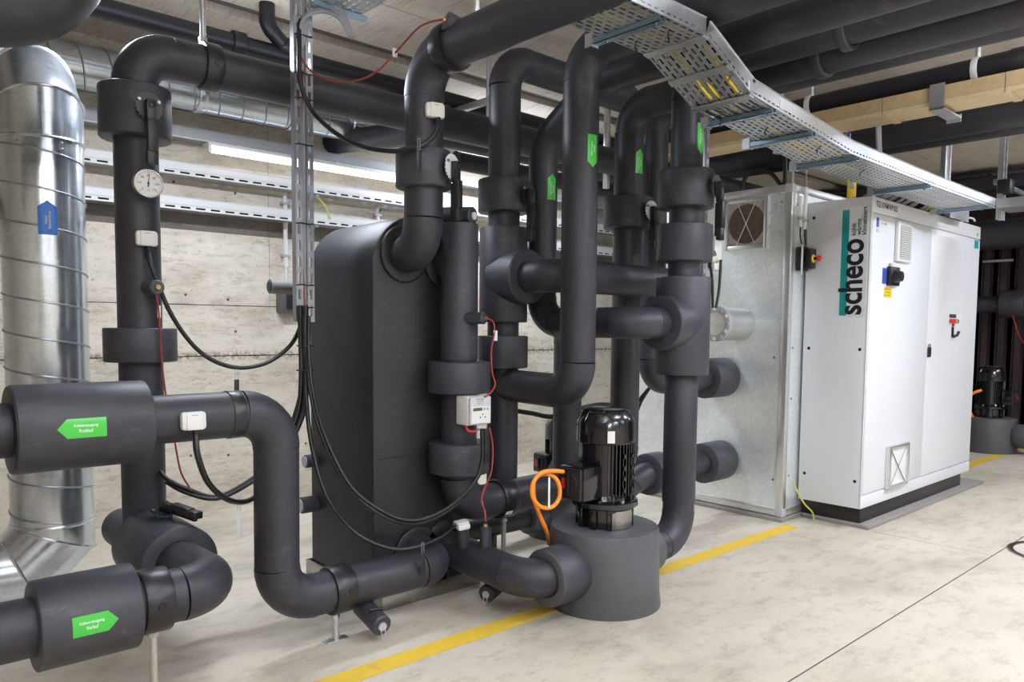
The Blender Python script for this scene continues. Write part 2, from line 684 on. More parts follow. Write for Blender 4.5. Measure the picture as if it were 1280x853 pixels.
# ceiling slab: precast fields with joints and one deeper groove along the wall
ce = struct('ceiling', box((-4, -4.5, CEIL + 0.05), (12.4, 6.0, CEIL + 0.25)), BANDM)
ys = [-4.5, -2.4, -0.9, 0.3, 1.5, 2.70, 3.25, 3.95, 4.56, 4.73, 5.75]
for ya, yb in zip(ys, ys[1:]):
    if abs(ya - 4.56) < 1e-6:
        continue
    for xa, xb in ((-4, 0.6), (0.6, 4.6), (4.6, 8.6), (8.6, 12.4)):
        obj('ceiling_panel', box((xa + 0.003, ya + 0.003, CEIL), (xb - 0.003, yb - 0.003, CEIL + 0.06), 0.004), CEILM, ce, False)

# far end: dark trapezoidal cladding with a beam over it, side and front walls out of the picture
we = struct('wall_end', box((11.32, -4.5, -0.02), (11.5, 6.0, 3.6)), MAROON)
bm = None
for k in range(52):
    y = -4.3 + k * 0.19
    bm = BM()
    vs = [(11.32, y), (11.32, y + 0.05), (11.27, y + 0.075), (11.27, y + 0.145), (11.32, y + 0.17)]
    lo = [bm.verts.new((p[0], p[1], 0.0)) for p in vs]
    hi = [bm.verts.new((p[0], p[1], 2.46)) for p in vs]
    for i in range(4):
        bm.faces.new((lo[i], lo[i + 1], hi[i + 1], hi[i]))
    bm.faces.new(hi)
    obj('cladding_rib', bm, MAROON, we, False)
obj('cladding_cap', box((11.22, -4.5, 2.46), (11.32, 6.0, 2.55), 0.01), MAROON, we)
struct('wall_side', box((-4.2, -4.5, -0.02), (-4.0, 6.2, 3.6)), WALLM)
struct('wall_front', box((-4.2, -4.7, -0.02), (12.4, -4.5, 3.6)), WALLM)

# painted line
def line(x0, x1, label):
    bm = BM()
    n = max(2, int((x1 - x0) / 0.08))
    A = [bm.verts.new((x0 + (x1 - x0) * i / n, 2.558 + random.uniform(-.003, .003), 0.0012)) for i in range(n + 1)]
    B = [bm.verts.new((x0 + (x1 - x0) * i / n, 2.670 + random.uniform(-.003, .003), 0.0012)) for i in range(n + 1)]
    for i in range(n):
        bm.faces.new((A[i], A[i + 1], B[i + 1], B[i]))
    tag(obj('painted_line', bm, YELL, None, False), label, 'floor marking')


line(-0.5, 5.10, 'long worn yellow floor line running under the front pump to the white cabinet')
line(7.95, 11.2, 'short piece of yellow floor line behind the white cabinet, ending at the far pump')

mh = thing('manhole_cover', 'round concrete filled manhole cover in the floor at the right edge', 'manhole', (5.75, 1.13, 0))
obj('cover_rim', ring((5.75, 1.13, -0.01), (5.75, 1.13, 0.006), 0.31, 0.275, 48, 0.003), STEEL, mh)
obj('cover_infill', lathe((5.75, 1.13, -0.01), (0, 0, 1), [(0, 0.2745), (0.0125, 0.272), (0.0125, 0.0)], 48), FLOORM, mh)

# ================================================================== heat exchanger
HX0, HX1, HYF, HYB, HZ = 1.99, 2.585, 3.20, 3.85, 1.955
hx = thing('heat_exchanger', 'tall black foam-clad heat exchanger block with rounded top standing in the middle', 'heat exchanger', (2.28, 3.5, 0))


def hx_outline(inset=0.0, n=14):
    x0, x1, zt, R = HX0 + inset, HX1 - inset, HZ - inset, 0.26 - inset
    o = [(x0, 0.10), (x0, zt - R)]
    for i in range(1, n + 1):
        t = PI - PI / 2 * i / n
        o.append((x0 + R + R * math.cos(t), zt - R + R * math.sin(t)))
    for i in range(n + 1):
        t = PI / 2 - PI / 2 * i / n
        o.append((x1 - R + R * math.cos(t), zt - R + R * math.sin(t)))
    o.append((x1, 0.10))
    return o


bm = BM()
prev = None
for y, ins in ((HYF, 0.012), (HYF + 0.004, 0.004), (HYF + 0.012, 0.0), (HYB - 0.012, 0.0), (HYB, 0.01)):
    ringv = [bm.verts.new((x, y, z)) for x, z in hx_outline(ins)]
    if prev:
        k = len(ringv)
        for i in range(k):
            bm.faces.new((prev[i], prev[(i + 1) % k], ringv[(i + 1) % k], ringv[i]))
    else:
        bm.faces.new(ringv)
    prev = ringv
bm.faces.new(prev)
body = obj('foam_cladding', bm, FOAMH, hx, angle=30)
# seams of the cladding sheets
obj('cladding_seam', box((HX0 - 0.0015, HYF + 0.02, 0.742), (HX0 + 0.002, HYB - 0.02, 0.747)), INK, body)
obj('cladding_seam', box((HX0 + 0.02, HYF - 0.0015, 0.742), (HX1 - 0.02, HYF + 0.002, 0.747)), INK, body)
NOZ = {'tl': (2.17, 1.762), 'tr': (2.43, 1.74), 'bl': (2.245, 0.228), 'br': (2.43, 0.235)}
for k, (x, z) in NOZ.items():
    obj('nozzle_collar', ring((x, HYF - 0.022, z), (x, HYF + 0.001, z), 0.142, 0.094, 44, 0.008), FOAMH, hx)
# drip tray below
bm = BM()
for lo, hi in (((1.992, 3.125, 0.0), (2.62, 3.133, 0.078)), ((1.992, 3.133, 0.0), (2.0, 3.92, 0.078)), ((2.612, 3.133, 0.0), (2.62, 3.92, 0.078)), ((2.0, 3.912, 0.0), (2.612, 3.92, 0.078)), ((2.0, 3.133, 0.0), (2.612, 3.912, 0.006))):
    add_box(bm, lo, hi, 0.0015)
tr = thing('drip_tray', 'shallow stainless drip tray on the floor under the heat exchanger', 'tray', (2.3, 3.5, 0))
obj('tray_pan', bm, STEEL, tr)
for x in (2.08, 2.53):
    for y in (3.30, 3.78):
        obj('foot', box((x - 0.03, y - 0.03, 0.006), (x + 0.03, y + 0.03, 0.10), 0.004), STEEL, hx)
# rear stubs that stick out left of the exchanger
for z, x0, r, lab in ((0.66, 1.93, 0.036, 'upper of the two short grey pipe stubs behind the heat exchanger'), (0.42, 1.90, 0.045, 'lower of the two short grey pipe stubs behind the heat exchanger')):
    t = thing('pipe_stub', lab, 'pipe', (x0, 3.80, z))
    obj('stub_tube', cyl((x0, 3.80, z), (2.02, 3.80, z), r, 24, 0.006), FOAM2, t)
    obj('end_cap', cyl((x0 - 0.006, 3.80, z), (x0, 3.80, z), r * 0.8, 20), GREYP, t)
t = thing('pipe_stub', 'short grey foam pipe with open end by the slotted cable riser, near the wall', 'pipe', (1.97, 4.3, 1.63))
obj('stub_tube', tube(sum([q for k, q in fillet([(1.97, 4.3, 1.63), (2.30, 4.3, 1.63), (2.30, 3.84, 1.63)], 0.08)], []), 0.042, 28), plain('grey_foam', (0.17, 0.165, 0.16), 0.6), t)
obj('end_cap', cyl((1.965, 4.3, 1.63), (1.975, 4.3, 1.63), 0.03, 20), FOAMD, t)


# ================================================================== black pipe runs
RP = 0.0915
# --- cooling flow and return at the left, lower and upper line
lo_y, lo_z = 2.84, 0.412
run = thing('insulated_pipe', 'lower left black insulated pipe, elbowing back into the lever valve drum at floor level', 'pipe', (0.5, lo_y, lo_z))
pipe_parts(run, [(-1.0, lo_y, lo_z + 0.0), (1.075, lo_y, lo_z), (1.075, 4.05, lo_z - 0.02)], 0.097, 0.135)
j = jacket(run, (0.474, lo_y, lo_z), (0.779, lo_y, lo_z), 0.148, 0.097, name='insulation_jacket')
arrow_sticker(run, (0.627, lo_y, lo_z), (1, 0, 0), (0, -1, 0.10), 0.148, 0.135, 0.066, 0.03, [('Kälteerzeugung', 0.072), ('Vorlauf', 0.036)], 0.0125, GREEN, 1)
clamp_band(run, (0.845, lo_y, lo_z), (1, 0, 0), 0.099, 0.095, (0, -1, 0.05))
obj('tail_cap', cyl((1.075, 4.05, lo_z - 0.02), (1.075, 4.07, lo_z - 0.02), 0.095, 32, 0.008), FOAM2, run)


def support_post(label, x, y, ztop, plate=True, r=0.013):
    t = thing('pipe_support', label, 'pipe support', (x, y, 0), 'floor posts under the pipes')
    obj('post', cyl((x, y, 0.007), (x, y, ztop), r, 16), GALVT, t)
    if plate:
        obj('foot_plate', box((x - 0.055, y - 0.022, 0.0), (x + 0.055, y + 0.022, 0.007), 0.002), GALVT, t)
        obj('post_socket', cyl((x, y, 0.007), (x, y, 0.035), r + 0.004, 16), GALVT, t)
    else:
        obj('foot_plate', box((x - 0.035, y - 0.035, 0.0), (x + 0.035, y + 0.035, 0.007), 0.002), GALVT, t)
    obj('clamp_nut', cyl((x, y, ztop - 0.02), (x, y, ztop - 0.005), r + 0.006, 6), GALVT, t)
    return t


support_post('steel post on the floor under the clamp of the lower left pipe', 0.845, lo_y, lo_z - 0.113)
support_post('steel post with base plate under the clamp left of the drip tray', 1.65, 2.97, 0.122)
support_post('steel post under the clamp of the pipe beside the second pump', 2.72, 3.05, 0.365, False)

up_z = 1.046
run = thing('insulated_pipe', 'upper left black insulated pipe dropping in a swan neck to the heat exchanger foot', 'pipe', (1.377, 2.97, 0.232))
pipe_parts(run, [(-1.0, 2.97, up_z), (1.382, 2.97, up_z), (1.377, 2.97, 0.232), (2.245, 2.97, 0.232), (2.245, 3.205, 0.232)], RP, [0.15, 0.16, 0.15])
jacket(run, (0.45, 2.97, up_z), (0.869, 2.97, up_z), 0.150, RP)
obj('end_ring', ring((0.447, 2.97, up_z), (0.452, 2.97, up_z), 0.146, RP + 0.001, 40, 0.002), FOAMD, run)
arrow_sticker(run, (0.632, 2.97, up_z), (-1, 0, 0), (0, -1, 0.05), 0.150, 0.148, 0.066, 0.03, [('Kälteerzeugung', 0.072), ('Rücklauf', 0.042)], 0.0125, GREEN, -1)
obj('tape_wrap', ring((1.172, 2.97, up_z), (1.225, 2.97, up_z), RP + 0.0035, RP, 40, 0.002), CLAMP, run)
clamp_band(run, (1.66, 2.97, 0.232), (1, 0, 0), RP, 0.098, (0.1, -1, 0.15))

# --- riser V1 with thermometer, up to the run along the ceiling
V1 = (1.09, 3.75)
run = thing('insulated_pipe', 'black insulated left riser with dial thermometer, turning along the rear wall under the ceiling', 'pipe', (V1[0], V1[1], 0.47))
pipe_parts(run, [(V1[0], V1[1], 0.40), (V1[0], V1[1], 2.634), (8.6, V1[1], 2.634)], 0.0945, 0.16)
jacket(run, (V1[0], V1[1], 1.229), (V1[0], V1[1], 1.384), 0.156, 0.0945)
clamp_band(run, (1.425, V1[1], 2.634), (1, 0, 0), 0.0955, 0.08, (0, -1, -0.05))
pk = obj('sensor_pocket', cyl((1.10, 3.665, 1.567), (1.108, 3.555, 1.565), 0.033, 24, 0.004), FOAM2, run)
obj('pocket_fitting', cyl((1.108, 3.556, 1.565), (1.110, 3.545, 1.565), 0.011, 12), BRASS, pk)
rod = thing('hanger_rod', 'thin steel hanger rod above the clamp of the left ceiling pipe', 'hanger rod', (1.40, 3.75, 2.74))
obj('rod', cyl((1.40, 3.75, 2.744), (1.40, 3.75, 3.3), 0.013, 16), GALVT, rod)
obj('rod_nut', cyl((1.40, 3.75, 2.746), (1.40, 3.75, 2.766), 0.02, 6), GALVT, rod)


def lever_valve(name, label, c, ax, R, L, rp, n, lever, plate_mat, lever_len=0.22, bolts=True):
    """butterfly valve in a foam drum: drum axis ax, stem direction n, lever direction"""
    ax, n, lever = Vector(ax).normalized(), Vector(n).normalized(), Vector(lever).normalized()
    c = Vector(c)
    t = thing(name, label, 'valve', c, None)
    obj('foam_drum', ring(c - ax * L / 2, c + ax * L / 2, R, rp + 0.0007, 48, 0.008), FOAM2, t)
    p = c + n * (R - 0.01)
    obj('stem_neck', lathe(p, n, [(0, 0.032), (0.03, 0.032), (0.034, 0.028), (0.034, 0.0)], 20), PLAST, t)
    obj('teal_gasket', lathe(p + n * 0.016, n, [(0, 0.0328), (0.007, 0.0328), (0.007, 0.0)], 20), TEALV, t)
    side = lever.cross(n)
    # toothed half disc
    bm = BM()
    q = p + n * 0.036
    pts = []
    N = 40
    for i in range(N):
        a = 2 * PI * i / N
        rr = 0.060 if not (0.15 * N < i < 0.5 * N) else (0.060 if i % 2 else 0.052)
        pts.append(q + (lever * -math.cos(a) + side * math.sin(a)) * rr)
    A = [bm.verts.new(v) for v in pts]
    B = [bm.verts.new(v + n * 0.006) for v in pts]
    bm.faces.new(A)
    bm.faces.new(B)
    for i in range(N):
        bm.faces.new((A[i], A[(i + 1) % N], B[(i + 1) % N], B[i]))
    nd = obj('notch_plate', bm, plate_mat, t, angle=25)
    for s in (-1, 1):
        w = q - lever * 0.024 + side * 0.040 * s
        obj('plate_screw', lathe(w + n * 0.006, n, [(0, 0.008), (0.006, 0.007), (0.006, 0)], 8), STEEL, nd)
    # lever arm: hub, cranked bar, grip
    M = Matrix((lever, side, n)).transposed()

    def bar(lo, hi, b=0.004):
        bm = BM()
        vs = add_box(bm, lo, hi, b)
        for v in bm.verts:
            v.co = q + M @ v.co
        return bm
    lv = obj('lever', bar((-0.024, -0.019, 0.008), (lever_len * 0.30, 0.019, 0.040)), PLAST, t)
    obj('lever_arm', bar((lever_len * 0.25, -0.020, 0.020), (lever_len * 0.78, 0.020, 0.050)), PLAST, lv)
    obj('lever_grip', bar((lever_len * 0.76, -0.023, 0.014), (lever_len, 0.023, 0.046), 0.006), PLAST, lv)
    obj('trigger', bar((lever_len * 0.30, -0.010, 0.0), (lever_len * 0.92, 0.010, 0.017)), INK, lv)
    obj('hub_bolt', lathe(q + n * 0.036, n, [(0, 0.014), (0.008, 0.013), (0.012, 0.006), (0.012, 0)], 14), PLAST, lv)
    return t


lever_valve('lever_valve', 'lever valve drum with black notch plate under the top elbow of the left riser', (V1[0], V1[1], 2.348), (0, 0, 1), 0.152, 0.228, 0.0945, (0.02, -1, 0), (0, 0, -1), PLAST, 0.255)
dv = lever_valve('lever_valve', 'large lever valve drum lying near the floor at the lower left elbow', (1.075, 3.44, 0.402), (0, 1, 0), 0.158, 0.42, 0.0995, (0.05, 0.0, 1), (0.35, -0.93, -0.12), PLAST, 0.21)


# --- V3: from the big overhead pipe down into the exchanger's upper left nozzle
V3 = (2.125, 2.97)
run = thing('insulated_pipe', 'black insulated pipe dropping from the overhead main into the upper heat exchanger port', 'pipe', (V3[0], V3[1], 1.762))
pipe_parts(run, [(2.145, -3.5, 2.655), (2.13, V3[1], 2.645), (V3[0], V3[1], 1.762), (2.17, 3.205, 1.762)], RP, [0.18, 0.15])
clamp_band(run, (2.13, 2.765, 2.6455), (0, 1, 0), RP, 0.075, (-0.8, 0, -0.5))
pk = obj('sensor_pocket', cyl((2.155, 2.665, 2.68), (2.045, 2.70, 2.722), 0.042, 26, 0.005), FOAM2, run)
obj('pocket_fitting', cyl((2.046, 2.6995, 2.7216), (2.036, 2.703, 2.7254), 0.010, 12), BRASS, pk)
rod = thing('hanger_rod', 'steel hanger rod over the overhead main in the middle', 'hanger rod', (2.14, 2.60, 2.75))
obj('rod', cyl((2.14, 2.60, 2.742), (2.14, 2.60, 3.3), 0.012, 16), GALVT, rod)
obj('rod_nut', cyl((2.14, 2.60, 2.742), (2.14, 2.60, 2.765), 0.019, 6), GALVT, rod)
lever_valve('lever_valve', 'lever valve with white notch plate above the upper left port of the heat exchanger', (V3[0], V3[1], 2.135), (0, 0, 1), 0.130, 0.175, RP, (0.34, -0.94, 0), (0, 0, -1), WHITEP, 0.245)

# --- V4: exchanger to meter to the run behind the pump, up V7
V4 = (2.415, 3.06)
V7 = (3.775, 3.085)
run = thing('insulated_pipe', 'black insulated pipe with the heat meter, running low behind the pump and up again', 'pipe', (V4[0], V4[1], 0.47))
pipe_parts(run, [(2.43, 3.205, 1.74), (V4[0], V4[1], 1.74), (V4[0], V4[1], 0.468), (V7[0], V7[1], 0.488), (V7[0], V7[1], 2.775), (3.79, -3.5, 2.775)], RP, [0.125, 0.16, 0.17, 0.17])
obj('air_chamber', cyl((V4[0], V4[1], 1.23), (V4[0], V4[1], 1.922), 0.0945, 36, 0.005), FOAM2, run)
jacket(run, (V4[0], V4[1], 1.067), (V4[0], V4[1], 1.225), 0.160, RP)
jacket(run, (V4[0], V4[1], 0.655), (V4[0], V4[1], 0.811), 0.157, RP)
clamp_band(run, (2.715, 3.064, 0.472), (1, 0, 0.015), RP, 0.10, (0.1, -1, 0.1))
pk = obj('sensor_pocket', cyl((2.40, 2.985, 1.446), (2.436, 2.885, 1.446), 0.030, 24, 0.004), FOAM2, run)
obj('pocket_fitting', cyl((2.436, 2.886, 1.446), (2.440, 2.874, 1.446), 0.011, 12), BRASS, pk)
obj('end_ring', ring((3.775, 1.83, 2.775), (3.775, 1.88, 2.775), RP + 0.018, RP + 0.001, 36, 0.006), FOAM2, run)
lever_valve('lever_valve', 'lever valve drum partly hidden on the third riser from the right, behind the pump', (V7[0], V7[1], 2.12), (0, 0, 1), 0.152, 0.195, RP, (0, -1, 0), (0, 0, -1), WHITEP, 0.23)
arrow_sticker(run, (V7[0], V7[1], 2.43), (0, 0, 1), (-0.1, -1, 0), RP, 0.15, 0.062, 0.03, [('Kälteerzeugung', 0.07), ('Rücklauf', 0.042)], 0.012, GREEN, 1)
av = thing('air_vent', 'small black foam air vent with sealed end above the heat exchanger', 'air vent', (2.55, 3.30, 2.00))
obj('vent_body', cyl((2.455, 3.26, 1.985), (2.52, 3.08, 1.975), 0.047, 26, 0.006), FOAM2, av)
obj('vent_seal', cyl((2.5197, 3.081, 1.975), (2.523, 3.072, 1.9745), 0.02, 14), WHITEP, av)
obj('vent_stalk', tube([(2.46, 3.25, 1.96), (2.43, 3.20, 1.90), (2.43, 3.16, 1.80)], 0.018, 12), FOAM2, av)

# --- V5/V6 pair
V5 = (2.94, 3.316)
V6 = (2.865, 2.655)
run = thing('insulated_pipe', 'black insulated rear riser with big tee jacket, its top bending right under the ceiling', 'pipe', (V5[0], V5[1], 0.55))
pipe_parts(run, [(V5[0], V5[1], 0.40), (V5[0], V5[1], 2.925), (4.05, V5[1] + 0.01, 2.925)], RP, 0.16)
jacket(run, (V5[0], V5[1], 1.431), (V5[0], V5[1], 1.972), 0.140, RP)
jacket(run, (V5[0], V5[1], 1.167), (V5[0], V5[1], 1.353), 0.146, RP)
obj('tee_jacket', cyl((V5[0], V5[1], 1.685), (V5[0], V5[1] - 0.215, 1.685), 0.152, 44, 0.008), FOAM2, run)
obj('tee_branch_pipe', tube(sum([p for k, p in fillet([(V5[0], V5[1] - 0.21, 1.685), (V5[0], 2.885, 1.685), (4.20, 2.875, 1.685), (4.205, 3.12, 1.685)], [0.13, 0.14])], []), RP, 32), FOAM, run)
lever_valve('lever_valve', 'lever valve drum with black lever on the riser left of the pump motor', (V5[0], V5[1], 2.151), (0, 0, 1), 0.150, 0.186, RP, (0.12, -1, 0), (0, 0, -1), PLAST, 0.27)

run = thing('insulated_pipe', 'black insulated front riser with U-bend, green down arrow, passing before the horizontal pipes', 'pipe', (V6[0], V6[1], 1.07))
pipe_parts(run, [(V5[0], V5[1] - 0.05, 1.068), (V6[0], V6[1], 1.068), (V6[0], V6[1], 2.785), (2.88, -3.5, 2.785)], RP, [0.16, 0.16])
arrow_sticker(run, (V6[0], V6[1], 2.275), (0, 0, -1), (-0.10, -1, 0), RP, 0.16, 0.062, 0.03, [('Kälteerzeugung', 0.07), ('Vorlauf', 0.036)], 0.012, GREEN, -1)

# --- middle rear riser that swings round to the front tee
V6P = (3.165, 3.226)
run = thing('insulated_pipe', 'black insulated riser half hidden by the front riser, bending forward to the right tee', 'pipe', (V6P[0], V6P[1], 1.43))
pipe_parts(run, [(3.18, -3.5, 2.745), (3.17, 2.80, 2.745), (V6P[0], V6P[1], 2.475), (V6P[0], V6P[1], 1.432), (V6P[0], 2.52, 1.432), (3.50, 2.52, 1.432)], 0.084, [0.20, 0.20, 0.15, 0.13])
arrow_sticker(run, (V6P[0], V6P[1], 2.215), (0, 0, 1), (-0.12, -1, 0), 0.084, 0.15, 0.06, 0.03, [('Kälteerzeugung', 0.07), ('Rücklauf', 0.042)], 0.012, GREEN, 1)

# --- V8 to the upper port of the galvanised housing
V8 = (4.21, 3.215)
run = thing('insulated_pipe', 'black insulated pipe bending into the upper port of the galvanised housing', 'pipe', (V8[0], V8[1], 1.04))
pipe_parts(run, [(4.225, -3.5, 2.87), (V8[0], V8[1], 2.87), (V8[0], V8[1], 1.035), (5.14, 3.23, 1.035)], 0.086, [0.16, 0.16])
jacket(run, (4.86, 3.225, 1.035), (5.135, 3.23, 1.035), 0.150, 0.086)
# --- V9, pump discharge
V9 = (3.58, 2.52)
run = thing('insulated_pipe', 'black insulated right riser with two drums and a tee, fed from the front pump', 'pipe', (V9[0], V9[1], 0.2))
pipe_parts(run, [(3.10, V9[1], 0.205), (V9[0], V9[1], 0.205), (V9[0], V9[1], 2.815), (3.595, -3.5, 2.815)], 0.088, [0.165, 0.16])
obj('insulation_sleeve', ring((V9[0], V9[1], 0.42), (V9[0], V9[1], 1.15), 0.0925, 0.0905, 40, 0.001), FOAM, run)
jacket(run, (V9[0], V9[1], 1.774), (V9[0], V9[1], 1.977), 0.153, 0.088)
jacket(run, (V9[0], V9[1], 1.147), (V9[0], V9[1], 1.689), 0.150, 0.0925)
obj('tee_jacket', ring((3.365, V9[1], 1.432), (V9[0], V9[1], 1.432), 0.148, 0.0845, 44, 0.008), FOAM2, run)
obj('end_ring', ring((3.6, 1.63, 2.815), (3.6, 1.68, 2.815), 0.108, 0.090, 36, 0.006), FOAM2, run)
arrow_sticker(run, (V9[0], V9[1], 2.435), (0, 0, -1), (0.05, -1, 0), 0.088, 0.165, 0.062, 0.03, [('Kälteerzeugung', 0.07), ('Vorlauf', 0.036)], 0.012, GREEN, -1)
lever_valve('lever_valve', 'lever valve drum with teal collar on the right riser, next to the galvanised housing', (V9[0], V9[1], 2.17), (0, 0, 1), 0.155, 0.205, 0.088, (0.12, -1, 0), (0, 0, -1), STEEL, 0.29)

# --- short riser V10 and the lower housing feed
run = thing('insulated_pipe', 'short black insulated riser between the front pump and the rear wall', 'pipe', (3.41, 3.24, 0.2))
pipe_parts(run, [(3.41, 3.24, 0.36), (3.41, 3.24, 1.40), (3.19, 3.03, 1.425)], 0.088, 0.10)
run = thing('insulated_pipe', 'black insulated pipe curving up into the lower port of the galvanised housing', 'pipe', (4.2, 3.2, 0.2))
pipe_parts(run, [(3.75, 3.50, 0.20), (3.92, 3.34, 0.21), (4.13, 3.215, 0.395), (5.14, 3.225, 0.395)], 0.083, [0.10, 0.16])
jacket(run, (4.19, 3.2155, 0.395), (4.34, 3.2165, 0.395), 0.145, 0.083)
jacket(run, (4.86, 3.222, 0.395), (5.135, 3.225, 0.395), 0.150, 0.083)

# --- lower right nozzle to the front pump
run = thing('insulated_pipe', 'black insulated pipe from the lower heat exchanger port to the front pump', 'pipe', (2.43, 2.85, 0.2))
pipe_parts(run, [(2.43, 3.205, 0.23), (2.42, 2.52, 0.207), (2.75, 2.52, 0.205)], 0.090, 0.15)
jacket(run, (2.515, 2.52, 0.206), (2.70, 2.52, 0.206), 0.140, 0.090)
obj('sensor_pocket', cyl((2.425, 2.855, 0.29), (2.425, 2.855, 0.405), 0.030, 24, 0.004), FOAM2, run)
obj('sensor_socket', cyl((2.385, 2.975, 0.29), (2.36, 2.965, 0.385), 0.034, 24, 0.004), FOAM2, run)
obj('pocket_fitting', cyl((2.425, 2.855, 0.405), (2.425, 2.855, 0.418), 0.011, 12), BRASS, run)


def drain_valve(label, a, b, r=0.05):
    t = thing('drain_valve', label, 'drain valve', b)
    a, b = Vector(a), Vector(b)
    d = (b - a).normalized()
    obj('foam_sleeve', cyl(a, b, r, 28, 0.005), FOAM2, t)
    obj('cap_seal', cyl(b, b + d * 0.008, r * 0.42, 14), GREYL, t)
    u = d.cross(Vector((0, 0, 1))).normalized()
    m = a.lerp(b, 0.72) + Vector((0, 0, r))
    obj('shut_off_lever', cyl(m - u * 0.03, m + u * 0.035 + Vector((0, 0, 0.006)), 0.008, 10), PLAST, t)
    obj('sealing_wire', tube([b + d * 0.008 + u * 0.012, b + d * 0.016 + Vector((0, 0, -0.04)) + u * 0.008, b + d * 0.012 + Vector((0, 0, -0.052)), b + d * 0.016 + Vector((0, 0, -0.04)) - u * 0.008, b + d * 0.008 - u * 0.012], 0.0012, 6), WHITEP, t)
    return t


drain_valve('black drain stub with sealed cap below the swan neck pipe', (1.80, 3.00, 0.115), (1.79, 2.81, 0.075), 0.047)
drain_valve('black drain stub with pale seal on the floor between heat exchanger and front pump', (2.56, 2.90, 0.075), (2.42, 2.84, 0.065), 0.044)

# ================================================================== pumps
def make_pump(label, loc):
    t = thing('pump', label, 'pump', loc)
    L = Vector(loc)

    def at(x, y, z):
        return L + Vector((x, y, z))
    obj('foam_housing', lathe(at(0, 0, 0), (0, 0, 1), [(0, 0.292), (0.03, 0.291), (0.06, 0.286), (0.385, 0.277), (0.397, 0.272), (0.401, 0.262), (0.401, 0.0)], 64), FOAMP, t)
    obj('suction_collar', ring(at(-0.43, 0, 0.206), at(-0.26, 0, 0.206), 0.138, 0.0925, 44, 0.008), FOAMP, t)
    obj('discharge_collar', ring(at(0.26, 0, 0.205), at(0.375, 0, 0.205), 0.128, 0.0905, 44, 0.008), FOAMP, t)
    # lantern between housing and flange
    bm = BM()
    add_lathe(bm, at(0, 0, 0.398), (0, 0, 1), [(0, 0.125), (0.105, 0.125)], 40)
    for k in range(10):
        a = 2 * PI * k / 10 + 0.3
        R = Matrix.Rotation(a, 3, 'Z')
        vs = add_box(bm, (-0.012, -0.018, 0), (0.012, 0.018, 0.108), 0.003)
        for v in vs:
            v.co = R @ (v.co + Vector((0.135, 0, 0))) + at(0, 0, 0.398)
    ln = obj('lantern', bm, GLOSS, t)
    bm = BM()
    n = 8
    for k in range(n + 1):
        a = math.radians(-118 + 46 * k / n)
        for z in (0.405, 0.495):
            bm.verts.new(at(0.148 * math.cos(a), 0.148 * math.sin(a), z))
    bm.verts.ensure_lookup_table()
    for k in range(n):
        bm.faces.new((bm.verts[2 * k], bm.verts[2 * k + 2], bm.verts[2 * k + 3], bm.verts[2 * k + 1]))
    obj('steel_guard', bm, STEEL, ln)
    obj('name_plate', box(at(-0.095, -0.132, 0.405), at(-0.055, -0.128, 0.49), 0.0, None), STEEL, ln, False)
    # flange with bolts and ribs
    fg = obj('flange', lathe(at(0, 0, 0.503), (0, 0, 1), [(0, 0.16), (0.006, 0.168), (0.030, 0.168), (0.036, 0.160), (0.040, 0.130), (0.062, 0.118), (0.062, 0.0)], 56), GLOSS, t)
    bm = BM()
    for k in range(8):
        a = 2 * PI * k / 8 + 0.2
        R = Matrix.Rotation(a, 3, 'Z')
        vs = add_box(bm, (-0.028, -0.005, 0), (0.018, 0.005, 0.05), 0.002)
        for v in vs:
            v.co = R @ (v.co + Vector((0.135, 0, 0.0))) + at(0, 0, 0.535)
    obj('flange_rib', bm, GLOSS, fg)['kind'] = 'stuff'
    for k in range(8):
        a = 2 * PI * k / 8 + 0.55
        p = at(0.148 * math.cos(a), 0.148 * math.sin(a), 0.539)
        obj('flange_bolt', lathe(p, (0, 0, 1), [(0, 0.011), (0.012, 0.011), (0.016, 0.006), (0.016, 0)], 8), STEEL if k % 2 else GLOSS, fg)
    # finned stator
    bd = obj('motor_body', lathe(at(0, 0, 0.562), (0, 0, 1), [(0, 0.118), (0.27, 0.122)], 48), GLOSS, t)
    bm = BM()
    for k in range(46):
        a = 2 * PI * k / 46
        if abs((a - PI + PI) % (2 * PI) - PI) < 0.42:
            continue
        R = Matrix.Rotation(a, 3, 'Z')
        vs = add_box(bm, (0.112, -0.0022, 0.008), (0.146, 0.0022, 0.268))
        for v in vs:
            v.co = R @ v.co + at(0, 0, 0.562)
    obj('cooling_fin', bm, GLOSS, bd, False)['kind'] = 'stuff'
    for a in (-100, -75, -60):
        R = Matrix.Rotation(math.radians(a), 3, 'Z')
        for z in (0.60, 0.66, 0.71, 0.77):
            bm = BM()
            vs = add_box(bm, (0.138, -0.007, -0.012), (0.154, 0.007, 0.012), 0.003)
            for v in vs:
                v.co = R @ v.co + at(0, 0, z)
            obj('fin_lug', bm, GLOSS, bd)
    bm = BM()
    R = Matrix.Rotation(math.radians(-52), 3, 'Z')
    vs = add_box(bm, (0.147, -0.024, 0.635), (0.149, 0.024, 0.745))
    for v in vs:
        v.co = R @ v.co + at(0, 0, 0)
    obj('rating_plate', bm, STEEL, bd, False)
    # fan cowl
    cw = obj('fan_cowl', lathe(at(0, 0, 0.828), (0, 0, 1), [(0, 0.146), (0.004, 0.149), (0.108, 0.146), (0.150, 0.122), (0.164, 0.110), (0.168, 0.098), (0.168, 0.0)], 56), GLOSS, t)
    bm = BM()
    for k in range(7):
        r = 0.022 + 0.012 * k
        add_lathe(bm, at(0, 0, 0.996), (0, 0, 1), [(0, r), (0.003, r + 0.0012), (0.003, r + 0.0045), (0, r + 0.0057)], 36)
    obj('grille_ring', bm, PLAST, cw)['kind'] = 'stuff'
